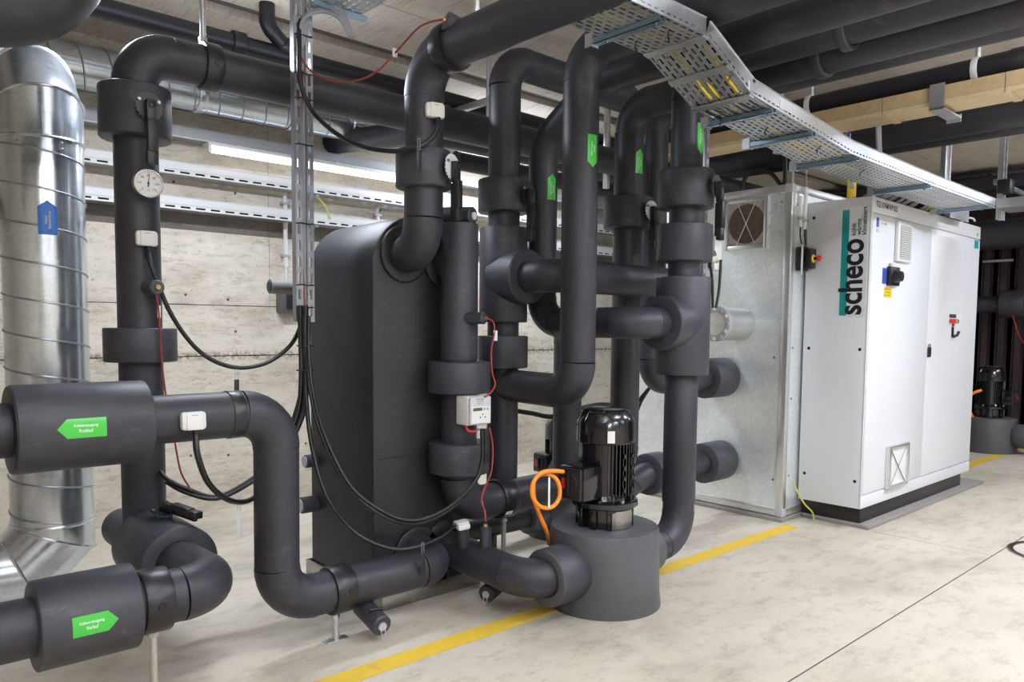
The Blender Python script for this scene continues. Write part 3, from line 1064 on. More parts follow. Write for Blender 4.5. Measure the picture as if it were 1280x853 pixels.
    for k in range(9):
        a = 2 * PI * k / 9 + 0.25
        d = Vector((math.cos(a), math.sin(a), 0))
        obj('cowl_crease', tube([at(0, 0, 0.938) + d * 0.1465, at(0, 0, 0.979) + d * 0.1225, at(0, 0, 0.992) + d * 0.1105], 0.0016, 6), GLOSS, cw)
    bm = BM()
    n = 4
    for k in range(n + 1):
        a = math.radians(-136 + 14 * k / n)
        for z in (0.838, 0.898):
            bm.verts.new(at(0.1495 * math.cos(a), 0.1495 * math.sin(a), z))
    bm.verts.ensure_lookup_table()
    for k in range(n):
        bm.faces.new((bm.verts[2 * k], bm.verts[2 * k + 2], bm.verts[2 * k + 3], bm.verts[2 * k + 1]))
    obj('cowl_label', bm, WHITEP, cw)
    # terminal box with isolator
    tb_ = obj('terminal_box', box(at(-0.255, -0.085, 0.560), at(-0.13, 0.078, 0.725), 0.010), GLOSS, t)
    obj('box_lid', box(at(-0.272, -0.078, 0.566), at(-0.254, 0.071, 0.719), 0.006), PLAST, t)
    kn = obj('isolator_dial', lathe(at(-0.271, -0.004, 0.642), (-1, 0, 0), [(0, 0.058), (0.007, 0.056), (0.009, 0.052), (0.009, 0.0)], 32), PLAST, t)
    obj('isolator_grip', box(at(-0.292, -0.016, 0.592), at(-0.279, 0.008, 0.692), 0.004), PLAST, kn)
    obj('red_marker', box(at(-0.2825, 0.012, 0.618), at(-0.2795, 0.04, 0.67), 0.001), REDP, kn)
    obj('cable_gland', cyl(at(-0.20, 0.078, 0.635), at(-0.20, 0.11, 0.635), 0.016, 12), PLAST, t)
    return t


pump = make_pump('black pump with finned motor in a foam housing, in the foreground on the yellow line', (2.94, 2.52, 0))
small = dup(pump, (3.70, 3.56, 0), 'black pump standing behind the riser at the rear wall, mostly hidden')
small.scale = (0.79, 0.79, 0.79)
far = dup(pump, (10.15, 2.80, 0), 'dark pump in a foam housing at the far end behind the white cabinet')
far.rotation_euler = (0, 0, PI / 2)
run = thing('insulated_pipe', 'black insulated pipe at floor level feeding the rear pump, on a short leg', 'pipe', (3.0, 3.56, 0.2))
pipe_parts(run, [(2.75, 3.56, 0.163), (3.37, 3.56, 0.163)], 0.072, 0.1)
obj('support_leg', box((3.02, 3.48, 0.0), (3.05, 3.52, 0.12), 0.003), PLAST, run)
obj('leg_plate', box((2.96, 3.43, 0.0), (3.06, 3.50, 0.006), 0.001), GALVT, run)

# ================================================================== spiral ducts
def spiral(root, a, b, r, pitch, name='spiral_seam', hand=1, mat=None):
    a, b = Vector(a), Vector(b)
    u, v, d = frame_of(b - a)
    L = (b - a).length
    N = int(L / pitch * 28)
    pts = [a + d * L * i / N + (u * math.cos(hand * 2 * PI * (L * i / N) / pitch) + v * math.sin(hand * 2 * PI * (L * i / N) / pitch)) * r for i in range(N + 1)]
    return obj(name, tube(pts, 0.0055, 6), mat or SEAM, root)


ORD = ['first', 'second', 'third', 'fourth', 'fifth', 'sixth', 'seventh', 'eighth', 'ninth', 'tenth', 'eleventh', 'twelfth', 'thirteenth', 'fourteenth', 'fifteenth', 'sixteenth', 'seventeenth', 'eighteenth', 'nineteenth', 'twentieth', 'twenty-first', 'twenty-second', 'twenty-third', 'twenty-fourth', 'twenty-fifth', 'twenty-sixth']
dx, dy, dr = 0.822, 4.30, 0.180
du = thing('air_duct', 'upright galvanised spiral duct at the left edge with a blue arrow', 'duct', (dx, dy, 0.2))
bot, top = 0.42, 2.42
sp = obj('spiral_tube', tube([(dx, dy, bot), (dx, dy, top)], dr, 64), GALVD, du, angle=60)
spiral(sp, (dx, dy, bot + 0.02), (dx, dy, top - 0.16), dr, 0.176, hand=-1)
# lower segmented bend towards the left wall
P = [Vector((dx, dy, bot)), Vector((dx, dy, 0.345)), Vector((dx - 0.155, dy, 0.19)), Vector((-3.98, dy, 0.19))]


def mitre_tube(pts, r, name, root, mat, n=64):
    """segmented bend: one mesh per segment with a raised welt at each joint"""
    nrm = []
    for i in range(len(pts)):
        if i == 0:
            t = pts[1] - pts[0]
        elif i == len(pts) - 1:
            t = pts[-1] - pts[-2]
        else:
            t = (pts[i + 1] - pts[i]).normalized() + (pts[i] - pts[i - 1]).normalized()
        nrm.append(t.normalized())
    for i in range(len(pts) - 1):
        d = (pts[i + 1] - pts[i]).normalized()
        u, v, _ = frame_of(d)
        bm = BM()
        ringsv = []
        for j in (i, i + 1):
            rv = []
            for k in range(n):
                q = (u * math.cos(2 * PI * k / n) + v * math.sin(2 * PI * k / n)) * r
                s = -q.dot(nrm[j]) / d.dot(nrm[j])
                rv.append(bm.verts.new(pts[j] + q + d * s))
            ringsv.append(rv)
        for k in range(n):
            bm.faces.new((ringsv[0][k], ringsv[0][(k + 1) % n], ringsv[1][(k + 1) % n], ringsv[1][k]))
        welt = [v_.co.copy() for v_ in ringsv[0]]
        o = obj(name, bm, mat, root, angle=60)
        welt.append(welt[0])
        obj('joint_welt', tube(welt, 0.008, 6, False), mat, o)


mitre_tube(P, dr + 0.002, 'bend_segment', du, GALVD)
# upper segmented bend leaning back to the horizontal duct
R2 = 0.24
P = [Vector((dx, dy, top - 0.15)), Vector((dx, dy, top + 0.005)), Vector((dx, dy + 0.145, top + 0.145)), Vector((dx, dy + 0.72, top + 0.145))]
mitre_tube(P, dr + 0.003, 'bend_segment', du, GALVD)
obj('lap_seam', cyl((dx - 0.03, dy - dr - 0.003, top - 0.145), (dx - 0.03, dy - dr - 0.003, top - 0.01), 0.004, 8), GALVD, du)
for q in ((0.05, 0.0), (0.05, -0.03), (-0.12, -0.01)):
    x = dx + q[0]
    y = dy - math.sqrt(dr ** 2 - q[0] ** 2)
    obj('rivet', lathe((x, y, top - 0.17 + q[1]), (x - dx, y - dy, 0), [(-0.002, 0.006), (0.006, 0.006), (0.008, 0.003), (0.008, 0)], 10), STEEL, du)
arrow_sticker(du, (dx, dy, 1.895), (0, 0, 1), (-0.10, -1, 0), dr + 0.004, 0.158, 0.080, 0.030, [('Abluft', 0.040), ('Raumkühlung', 0.080)], 0.0125, BLUE, 1)

hd = thing('air_duct', 'horizontal galvanised spiral duct under the ceiling along the rear wall', 'duct', (1.5, 5.36, 2.84))
hy, hz, hr = 5.36, 2.985, 0.135
sp = obj('spiral_tube', tube([(-1.0, hy, hz), (3.12, hy, hz)], hr, 48), GALVD, hd, angle=60)
spiral(sp, (-1.0, hy, hz), (3.05, hy, hz), hr, 0.165, hand=1)
mitre_tube([Vector((3.10, hy, hz)), Vector((3.25, hy, hz)), Vector((3.38, hy - 0.13, hz)), Vector((3.38, hy - 0.45, hz))], hr + 0.003, 'bend_segment', hd, GALVD)
obj('sleeve_joint', ring((1.93, hy, hz), (1.99, hy, hz), hr + 0.008, hr + 0.001, 48, 0.004), GALVD, hd)
obj('hanger_strap', ring((2.6, hy, hz), (2.63, hy, hz), hr + 0.009, hr + 0.005, 48, 0.001), GALVT, hd)

# big black pipe top left, nearer than everything
bg = thing('insulated_pipe', 'very thick black insulated pipe in the top left corner, elbowing up into the ceiling', 'pipe', (0.6, 3.0, 2.4))
pipe_parts(bg, [(-1.6, 3.0, 2.485), (0.615, 3.0, 2.485), (0.615, 3.0, CEIL)], 0.19, 0.22, FOAM, 44)
obj('seam_band', ring((0.352, 3.0, 2.485), (0.358, 3.0, 2.485), 0.1925, 0.1905, 44, 0.001), FOAMD, bg)

# pipes along the wall further back, one coming out of the wall
for (y, z, r, x0, lab) in ((4.30, 2.735, 0.088, 3.0, 'black insulated pipe emerging from the rear wall and turning along it above the light'), (4.62, 2.66, 0.070, 4.15, 'thinner black insulated pipe along the rear wall, lowest of the group under the ceiling')):
    run = thing('insulated_pipe', lab, 'pipe', (x0, y, z))
    if y < 4.5:
        pipe_parts(run, [(3.15, 5.698, z + 0.16), (3.12, y, z), (8.6, y, z)], r, 0.2)
        obj('wall_mortar', lathe((3.153, 5.70, z + 0.16), (0, -1, 0), [(0, r + 0.09), (0.012, r + 0.07), (0.03, r + 0.02), (0.03, r)], 28), WALLM, run)
    else:
        pipe_parts(run, [(3.6, y, z), (8.6, y, z)], r, 0.2)

# black drain pipe with branch, below the ceiling at the left
dp = thing('drain_pipe', 'black plastic drain pipe under the ceiling along the rear wall, with a branch', 'drain pipe', (1.6, 4.45, 2.93))
obj('main_tube', tube([(-1.5, 4.45, 3.045), (6.5, 4.45, 3.02)], 0.055, 28), PVC, dp)
obj('socket', ring((1.82, 4.45, 3.036), (1.90, 4.45, 3.036), 0.069, 0.0555, 32, 0.006), PVC, dp)
pipe_parts(dp, [(2.02, 4.40, CEIL), (2.02, 4.40, 3.17), (2.22, 4.43, 3.02)], 0.046, 0.09, PVC, 24, ('branch_tube', 'branch_bend'))
obj('branch_socket', ring((2.12, 4.415, 3.095), (2.15, 4.42, 3.072), 0.054, 0.047, 28, 0.004), PVC, dp)
obj('pipe_clip', ring((2.26, 4.45, 3.033), (2.29, 4.45, 3.033), 0.062, 0.0555, 28, 0.002), WHITEP, dp)
obj('clip_rod', cyl((2.275, 4.45, 3.09), (2.275, 4.45, CEIL), 0.006, 8), GALVT, dp)
obj('slab_patch', lathe((2.02, 4.40, CEIL), (0, 0, -1), [(0, 0.12), (0.004, 0.10), (0.006, 0.05), (0.006, 0)], 24), WALLM, dp)


# ================================================================== slotted cable gear
def slotted_sheet(bm, x0, x1, y0, y1, z, th, rows, slot, pitch, slw, stagger=0.5, f=None):
    """perforated sheet in a local xy plane built from strips and bridges; f maps local points to the world"""
    rh = (y1 - y0) / rows
    vs = []
    margin = (rh - slw) / 2

    def b(lo, hi):
        vs.extend(add_box(bm, lo, hi))
    b((x0, y0, z), (x1, y0 + margin, z + th))
    for k in range(1, rows):
        b((x0, y0 + k * rh - margin, z), (x1, y0 + k * rh + margin, z + th))
    b((x0, y1 - margin, z), (x1, y1, z + th))
    for k in range(rows):
        ya, yb = y0 + k * rh + margin, y0 + (k + 1) * rh - margin
        off = (k % 2) * stagger * pitch
        x = x0 - pitch + off
        while x < x1:
            a, c = max(x0, x), min(x1, x + pitch - slot)
            if c > a + 1e-4:
                b((a, ya, z), (c, yb, z + th))
            x += pitch
    if f:
        for v in vs:
            v.co = f(v.co)
    return vs


TY0, TY1 = 1.86, 2.17
prof = [(2.27, 2.615), (2.757, 2.615), (3.125, 2.452), (3.40, 2.425), (4.15, 2.352), (5.40, 2.338), (6.62, 2.335)]
tray = thing('cable_tray', 'perforated galvanised cable tray stepping down overhead from the middle towards the white cabinet', 'cable tray', (4.5, 2.0, 2.33))
for i in range(len(prof) - 1):
    (xa, za), (xb, zb) = prof[i], prof[i + 1]
    A, Bv = Vector((xa, 0, za)), Vector((xb, 0, zb))
    d = (Bv - A).normalized()
    up = Vector((-d.z, 0, d.x))
    L = (Bv - A).length

    def fmap(p, A=A, d=d, up=up):
        return A + d * p.x + Vector((0, p.y, 0)) + up * p.z
    bm = BM()
    slotted_sheet(bm, 0.004, L - 0.004, TY0, TY1, 0, 0.0015, 11, 0.035, 0.052, 0.0105, 0.5, fmap)
    pan = obj('perforated_bottom', bm, GALVT, tray, False)
    for y, nm in ((TY0, 'near_side'), (TY1, 'far_side')):
        bm = BM()
        # side rail with a row of slots, built in the xz plane
        s = 1 if y == TY0 else -1

        def fs(p, A=A, d=d, up=up, y=y):
            return A + d * p.x + up * p.y + Vector((0, y + p.z, 0))
        slotted_sheet(bm, 0.0, L, 0.0, 0.030, -0.0008, 0.0016, 1, 0.022, 0.040, 0.008, 0.5, fs)
        vs = add_box(bm, (0, 0.030, -0.0008), (L, 0.072, 0.0008))
        vs += add_box(bm, (0, 0.069, -0.006), (L, 0.073, 0.006), 0.0015)
        for v in vs:
            v.co = fs(v.co)
        obj('side_rail', bm, GALVT, tray, False)
    if i in (2, 3):
        for y in (TY0, TY1):
            obj('joint_plate', box((xa - 0.03, y - 0.004, za + 0.012), (xa + 0.05, y + 0.003, za + 0.055), 0.001), GALVT, tray, False)


def strut(bm, a, b, w=0.041, h=0.021):
    """open channel section along a-b"""
    add_box(bm, a, b)


def zat(x):
    for (xa, za), (xb, zb) in zip(prof, prof[1:]):
        if xa <= x <= xb:
            return za + (zb - za) * (x - xa) / (xb - xa)
    return prof[-1][1]


for k, x in enumerate((2.46, 3.32, 3.71, 4.22, 5.28, 6.42)):
    z = zat(x) - 0.026
    bm = BM()
    add_box(bm, (x - 0.019, TY0 - 0.004, z), (x + 0.019, TY1 + 0.055, z + 0.003))
    add_box(bm, (x - 0.019, TY0 - 0.004, z), (x - 0.016, TY1 + 0.055, z + 0.024))
    add_box(bm, (x + 0.016, TY0 - 0.004, z), (x + 0.019, TY1 + 0.055, z + 0.024))
    c = obj('cross_strut', bm, ZINC, tray, False)
    bm = BM()
    add_box(bm, (x - 0.021, TY1 + 0.034, z - 0.006), (x + 0.021, TY1 + 0.040, z + 0.05))
    add_box(bm, (x - 0.024, TY1 + 0.03, z - 0.006), (x - 0.019, TY1 + 0.072, z + 0.05))
    obj('strut_bracket', bm, GALVT, c, False)
    for y in (TY0 + 0.03, TY1 - 0.03):
        obj('strut_bolt', lathe((x, y, z), (0, 0, -1), [(0, 0.008), (0.006, 0.008), (0.008, 0.004), (0.008, 0)], 6), STEEL, c)
for (x, dz) in ((2.80, 0), (3.10, 0), (2.94, 0)):
    z = zat(x)
    for y in (1.90, 2.0, 2.08, 2.14):
        obj('tray_bolt', lathe((x, y, z), (0, 0, -1), [(0, 0.007), (0.008, 0.006), (0.008, 0)], 8), STEEL, tray)
for (x, s) in ((2.94, 0.01), (2.757, 0.0), (3.125, 0.0)):
    obj('joint_angle', box((x - 0.018, TY0, zat(x) - 0.012), (x + 0.018, TY1, zat(x) - 0.002), 0.001, Matrix.Rotation(math.atan2(0.163, 0.368) if s else 0.2, 3, 'Y')), GALVT, tray, False)
# tray branch leaving towards the viewer at the far end
t2 = thing('cable_tray', 'cable tray branch running forward from the far end of the overhead tray', 'cable tray', (6.8, 0.5, 2.33))
bm = BM()
slotted_sheet(bm, -2.5, 1.855, 6.62, 6.95, 0, 0.0015, 10, 0.035, 0.052, 0.0105, 0.5, lambda p: Vector((p.y, p.x, 2.335 + p.z)))
obj('perforated_bottom', bm, GALVT, t2, False)
for x in (6.62, 6.95):
    obj('side_rail', box((x - 0.001, -2.5, 2.335), (x + 0.001, 1.855, 2.405)), GALVT, t2, False)
obj('end_panel', box((6.62, 2.168, 2.30), (7.05, 2.172, 2.405)), GALVT, t2, False)
obj('hanger_bracket', box((6.70, 1.50, 2.22), (6.74, 1.504, 2.335), 0.001), GALVT, t2, False)

# cables lying in the tray
yel = thing('yellow_cable_bundle', 'bundle of three yellow cables lying in the overhead cable tray', 'cable', (3.0, 2.0, 2.45))
for y in (1.92, 2.02, 2.06):
    obj('cable', tube(spline([(x, y + 0.01 * math.sin(x * 3 + y), zat(x) + 0.013) for x in (2.3, 2.6, 2.757, 2.95, 3.125, 3.5, 4.15, 5.0, 6.5)], 4), 0.009, 10), YELLOW, yel)
for i, y in enumerate((1.88, 1.895, 1.94, 1.958, 1.978, 1.998, 2.04, 2.083, 2.103, 2.123, 2.143, 2.155)):
    tag(obj('tray_cable', tube(spline([(x, y + 0.012 * math.sin(x * 2 + i), zat(x) + 0.015) for x in (2.3, 2.757, 3.125, 3.5, 4.15, 5.0, 6.5)], 4), 0.0095, 10), GREYCAB if i % 4 == 0 else PLAST), ('grey' if i % 4 == 0 else 'black') + ' cable lying in the overhead tray, ' + ORD[i] + ' from its near side', 'cable', 'cables lying in the overhead tray')
for i, (x, y) in enumerate(((2.62, 1.95), (2.62, 2.12), (3.0, 1.90), (3.55, 2.03), (3.95, 1.95), (4.6, 2.0), (3.25, 2.10))):
    bm = tube([(x - 0.03, y - 0.03, zat(x) - 0.005), (x, y, zat(x) - 0.009), (x + 0.03, y + 0.02, zat(x) - 0.005), (x + 0.05, y + 0.03, zat(x) - 0.02)], 0.003, 6)
    tag(obj('cable_tie', bm, PLAST), ['black tie under the top step of the overhead tray, near side', 'black tie under the top step of the overhead tray, far side', 'black tie under the steep part of the overhead tray', 'black tie in the middle of the overhead tray behind the lever valve', 'black tie under the overhead tray above the galvanised housing', 'black tie under the overhead tray near the cabinet corner', 'black tie at the foot of the steep tray part, far side'][i], 'cable tie', 'cable ties under the overhead tray')
# grey cables dropping to the cabinet roof
for i in range(26):
    x = 5.40 + i * 0.062 + random.uniform(-0.015, 0.015)
    if i > 12:
        x += 0.10
    y = 2.16 + random.uniform(-0.02, 0.02)
    z0 = 2.345
    bm = tube(spline([(x - 0.03, y, z0 + 0.06), (x, y + 0.06, z0 + 0.03), (x + random.uniform(-.02, .02), y + 0.12, z0 - 0.005), (x + random.uniform(-.03, .03), y + 0.15, 2.325)], 4), 0.010, 8)
    tag(obj('grey_cable', bm, GREYCAB), 'grey cable into the white cabinet roof, ' + ORD[i] + ' from the near roof corner', 'cable', 'grey cables entering the cabinet roof')
tag(obj('yellow_pipe', tube([(5.42, 2.42, 2.323), (5.40, 2.41, 2.44), (5.35, 2.39, 2.58)], 0.030, 20), YELLOW), 'upright fat yellow conduit at the roof corner of the white cabinet', 'conduit')
tag(obj('yellow_green_wire', tube(spline([(6.32, 2.18, 2.37), (6.36, 2.24, 2.35), (6.40, 2.30, 2.325)], 5), 0.007, 8), YELLOW), 'single yellow earth wire dropping to the far part of the cabinet roof', 'wire')

# slotted riser beside the heat exchanger
rz = thing('cable_riser', 'slotted steel cable riser hanging from the ceiling left of the heat exchanger', 'cable riser', (1.785, 3.5, 1.42))
for x in (1.752, 1.812):
    bm = BM()
    slotted_sheet(bm, 1.42, 3.3, -0.019, 0.019, 0, 0.002, 1, 0.050, 0.080, 0.015, 0.0, lambda p, x=x: Vector((x + p.y, 3.485 + p.z, p.x)))
    add_box(bm, (x - 0.019, 3.485, 1.42), (x - 0.017, 3.525, 3.3))
    add_box(bm, (x + 0.017, 3.485, 1.42), (x + 0.019, 3.525, 3.3))
    obj('slotted_channel', bm, GALVR, rz, False)
for z in (2.80, 2.62, 2.50, 2.28, 1.90, 1.60, 1.49):
    bm = tube([(1.735, 3.487, z), (1.760, 3.478, z + 0.004), (1.79, 3.474, z), (1.825, 3.48, z + 0.003)], 0.0035, 6)
    obj('cable_tie', bm, PLAST, rz)
for i, x in enumerate((1.772, 1.782, 1.792)):
    tag(obj('grey_cable', tube([(x, 3.50, 1.45), (x, 3.50, 2.82)], 0.006, 8), GREYCAB), ('left', 'middle', 'right')[i] + ' one of the three grey cables running down inside the slotted riser', 'cable', 'grey cables inside the slotted riser')
for i in range(4):
    bm = tube(spline([(1.765 + i * 0.012, 3.49, 2.72 + 0.02 * i), (1.77 + i * 0.012, 3.47, 2.86 + 0.02 * i), (1.84 + i * 0.01, 3.43, 2.915 + 0.015 * i), (1.93, 3.40, 2.90 + 0.02 * i), (1.97 + 0.01 * i, 3.38, 2.82)], 5), 0.009, 8)
    tag(obj('grey_cable', bm, GREYCAB), ('lowest', 'second lowest', 'second highest', 'highest')[i] + ' of the grey cables arching at the top of the slotted riser', 'cable', 'grey cables arching at the top of the riser')
t3 = thing('cable_tray', 'short perforated tray under the ceiling at the top of the slotted riser', 'cable tray', (1.95, 3.3, 2.95))
bm = BM()
slotted_sheet(bm, 2.55, 3.45, 1.84, 2.06, 0, 0.0015, 6, 0.03, 0.048, 0.0075, 0.5, lambda p: Vector((p.y, p.x, 2.955 + p.z)))
obj('perforated_bottom', bm, GALVT, t3, False)
for x in (1.84, 2.06):
    obj('side_rail', box((x - 0.001, 2.55, 2.955), (x + 0.001, 3.45, 3.01)), GALVT, t3, False)
obj('cross_strut', box((1.80, 3.40, 2.93), (2.09, 3.44, 2.953), 0.002), ZINC, t3, False)

# second riser next to the galvanised housing
r2 = thing('cable_riser', 'slotted steel cable riser behind the right lever valve, below the overhead tray', 'cable riser', (4.08, 2.74, 1.75))
for x in (4.05, 4.115):
    bm = BM()
    slotted_sheet(bm, 1.60, CEIL, -0.016, 0.016, 0, 0.002, 1, 0.045, 0.075, 0.011, 0.0, lambda p, x=x: Vector((x + p.y, 2.74 + p.z, p.x)))
    add_box(bm, (x - 0.016, 2.74, 1.60), (x - 0.014, 2.77, CEIL))
    add_box(bm, (x + 0.014, 2.74, 1.60), (x + 0.016, 2.77, CEIL))
    obj('slotted_channel', bm, GALVT, r2, False)
fs_ = thing('flow_sensor', 'silver sensor head with two black cables below the right lever valve', 'sensor', (4.26, 2.76, 1.84))
obj('sensor_head', lathe((4.25, 2.78, 1.86), (0.3, -0.5, 0.2), [(-0.06, 0.042), (0.0, 0.046), (0.035, 0.042), (0.035, 0)], 8), ALU, fs_)
obj('sensor_body', box((4.245, 2.755, 1.78), (4.33, 2.81, 2.02), 0.008), WHITEP, fs_)
obj('cable_boot', cyl((4.20, 2.76, 1.85), (4.20, 2.76, 1.79), 0.012, 10), PLAST, fs_)

# ================================================================== white control cabinet
CX0, CX1, CY0, CY1, CZ0, CZ1 = 5.352, 7.62, 2.244, 2.706, 0.148, 2.322
cab = thing('control_cabinet', 'tall white control cabinet with teal logo, on a black plinth at the right', 'cabinet', (6.48, 2.48, 0.03))
obj('cabinet_body', box((CX0 + 0.004, CY0 + 0.012, CZ0), (CX1, CY1, CZ1), 0.003), WHITE, cab)
obj('plinth', box((CX0 + 0.075, CY0 + 0.03, 0.03), (CX1 - 0.12, CY1, CZ0), 0.002), DARKGREY, cab)
sp_ = obj('side_panel', box((CX0, CY0 + 0.006, CZ0), (CX0 + 0.006, CY1 - 0.004, CZ1), 0.002), WHITE, cab)
obj('front_top_strip', box((CX0 + 0.01, CY0, 2.215), (CX1, CY0 + 0.013, CZ1), 0.003), WHITE, cab)
obj('front_bottom_strip', box((CX0 + 0.01, CY0, CZ0), (CX1, CY0 + 0.013, 0.238), 0.003), WHITE, cab)
obj('corner_edge', box((CX0, CY0, CZ0), (CX0 + 0.012, CY0 + 0.013, CZ1), 0.003), WHITE, cab)
d1 = obj('door', box((CX0 + 0.022, CY0, 0.246), (6.462, CY0 + 0.013, 2.207), 0.003), WHITE, cab)
d2 = obj('door', box((6.466, CY0, 0.246), (CX1 - 0.006, CY0 + 0.013, 2.207), 0.003), WHITE, cab)
for y, z in ((2.655, 2.212), (2.288, 2.212), (2.66, 0.345), (2.29, 0.34), (2.66, 1.27), (2.29, 1.27)):
    obj('panel_plug', lathe((CX0 + 0.0005, y, z), (-1, 0, 0), [(-0.002, 0.013), (0.001, 0.012), (0.001, 0)], 14), INK, sp_)
# logo on the side: a backing film, teal bar and the upright word
lg = obj('logo_film', box((CX0 - 0.0012, 2.262, 1.49), (CX0 + 0.001, 2.462, 2.262)), WHITE, sp_, False)
obj('teal_bar', box((CX0 - 0.0022, 2.395, 1.507), (CX0 - 0.001, 2.445, 2.243)), TEAL, sp_, False)
letters('logo_word', sp_, 'scheco', (CX0 - 0.0035, 2.3715, 1.775), (0, 0, 1), (0, 1, 0), 0.525, 0.170, 0.024)
for i, (w, ln) in enumerate((('kühlt', 0.085), ('wärmt', 0.112), ('klimatisiert', 0.192))):
    letters('logo_line', sp_, w, (CX0 - 0.003, 2.362 - 0.036 * i, 2.063 + ln / 2), (0, 0, 1), (0, 1, 0), ln, 0.031, 0.014)
# front lettering, stickers and controls
letters('cabinet_number', cab, 'TSZ: KWM/WP K02', (5.60, CY0 - 0.001, 2.277), (1, 0, 0), (0, 0, 1), 0.36, 0.042, 0.016)
st = obj('type_plate', box((5.485, CY0 - 0.001, 2.09), (5.62, CY0 + 0.001, 2.17)), WHITEP, d1, False)
obj('blue_symbol', box((5.432, CY0 - 0.0015, 2.12), (5.472, CY0 + 0.001, 2.185)), BLUEP, d1, False)
obj('small_plate', box((5.435, CY0 - 0.0013, 2.085), (5.468, CY0 + 0.001, 2.112)), GREYL, d1, False)
letters('plate_text', d1, 'CE  4022', (5.555, CY0 - 0.002, 2.152), (1, 0, 0), (0, 0, 1), 0.1, 0.014)
vt = thing('vent_grille', 'louvred white vent grille near the top of the left cabinet door', 'vent', (5.88, CY0, 2.0))
obj('grille_frame', box((5.755, CY0 - 0.026, 1.905), (6.015, CY0 - 0.001, 2.225 - 0.03), 0.006), WHITEP, vt)
obj('grille_back', box((5.79, CY0 - 0.0265, 1.925), (5.985, CY0 - 0.0255, 2.165)), GREYP, vt, False)
for k in range(16):
    z = 1.93 + k * 0.0148
    obj('louvre', box((5.79, CY0 - 0.034, z), (5.985, CY0 - 0.026, z + 0.006), 0.0, Matrix.Rotation(0.5, 3, 'X')), WHITEP, vt, False)
sw = thing('rotary_switch', 'black and green rotary switch with blue plate on the left cabinet door', 'switch', (5.70, CY0, 1.79))
obj('blue_plate', box((5.565, CY0 - 0.003, 1.735), (5.64, CY0, 1.845)), BLUEP, sw, False)
obj('switch_frame', box((5.635, CY0 - 0.03, 1.725), (5.80, CY0 - 0.0005, 1.86), 0.005), PLAST, sw)
obj('green_side', box((5.80, CY0 - 0.028, 1.735), (5.808, CY0 - 0.001, 1.85), 0.001), GREENP, sw)
obj('knob', lathe((5.71, CY0 - 0.03, 1.79), (0, -1, 0), [(0, 0.046), (0.02, 0.043), (0.05, 0.035), (0.05, 0)], 24), PLAST, sw)
obj('green_lamp', box((5.765, CY0 - 0.034, 1.765), (5.785, CY0 - 0.03, 1.82), 0.001), GREENP, sw)
obj('padlock_tab', box((5.67, CY0 - 0.012, 1.86), (5.71, CY0 - 0.001, 1.885), 0.002), GREYP, sw)
obj('warning_sticker', box((5.60, CY0 - 0.0015, 1.64), (5.735, CY0 - 0.0002, 1.712)), YELLOW, d1, False)
for i, (w, ln) in enumerate((('ACHTUNG Strom', 0.115), ('Gerät unter', 0.09), ('Spannung 400 V', 0.11))):
    letters('sticker_text', d1, w, (5.667, CY0 - 0.0022, 1.698 - 0.021 * i), (1, 0, 0), (0, 0, 1), ln, 0.012, 0.004)
flt = thing('filter_inlet', 'square filter inlet with crossed wires at the foot of the cabinet door', 'vent', (5.94, CY0, 0.4))
fx0, fx1, fz0, fz1 = 5.755, 6.125, 0.235, 0.555
for lo, hi in (((fx0, fz0), (fx0 + 0.03, fz1)), ((fx1 - 0.03, fz0), (fx1, fz1)), ((fx0 + 0.03, fz0), (fx1 - 0.03, fz0 + 0.025)), ((fx0 + 0.03, fz1 - 0.025), (fx1 - 0.03, fz1))):
    obj('inlet_frame', box((lo[0], CY0 - 0.032, lo[1]), (hi[0], CY0 - 0.001, hi[1]), 0.003), ALU, flt)
obj('filter_mat', box((fx0 + 0.03, CY0 - 0.016, fz0 + 0.025), (fx1 - 0.03, CY0 - 0.010, fz1 - 0.025)), WHITEP, flt, False)
obj('cross_wire', cyl((fx0 + 0.04, CY0 - 0.024, fz1 - 0.03), (fx1 - 0.06, CY0 - 0.024, fz0 + 0.03), 0.003, 8), INK, flt)
obj('cross_wire', cyl((fx1 - 0.05, CY0 - 0.024, fz1 - 0.03), (fx0 + 0.06, CY0 - 0.024, fz0 + 0.03), 0.003, 8), GREYP, flt)
lk = thing('door_lock', 'small black door lock in the middle seam of the cabinet front', 'lock', (6.50, CY0, 1.24))
obj('lock_case', box((6.475, CY0 - 0.02, 1.195), (6.515, CY0 - 0.0005, 1.275), 0.006), PLAST, lk)
obj('lock_tip', box((6.485, CY0 - 0.018, 1.276), (6.505, CY0 - 0.001, 1.30), 0.003), BRASS, lk)
pn = thing('push_button_panel', 'row of red, amber and green pilot lamps on the right cabinet door', 'control panel', (7.0, CY0, 1.50))
for i, m in enumerate((REDP, REDP, AMBER, GREENP)):
    x = 6.955 + i * 0.04
    obj('pilot_lamp', lathe((x, CY0 - 0.0005, 1.487), (0, -1, 0), [(0, 0.019), (0.02, 0.018), (0.03, 0.012), (0.03, 0)], 16), m, pn)
    obj('lamp_legend', box((x - 0.016, CY0 - 0.002, 1.515), (x + 0.016, CY0 - 0.0003, 1.545)), INK, pn, False)
obj('notice', box((7.125, CY0 - 0.0015, 1.475), (7.225, CY0 - 0.0002, 1.545)), WHITEP, d2, False)
hd_ = thing('swing_handle', 'black swing handle below the pilot lamps on the right cabinet door', 'handle', (7.02, CY0, 1.40))
obj('handle_base', box((7.0, CY0 - 0.012, 1.352), (7.03, CY0 - 0.0005, 1.44), 0.004), PLAST, hd_)
obj('handle_lever', tube([(7.015, CY0 - 0.015, 1.358), (7.035, CY0 - 0.035, 1.37), (7.055, CY0 - 0.04, 1.40)], 0.012, 12), PLAST, hd_)
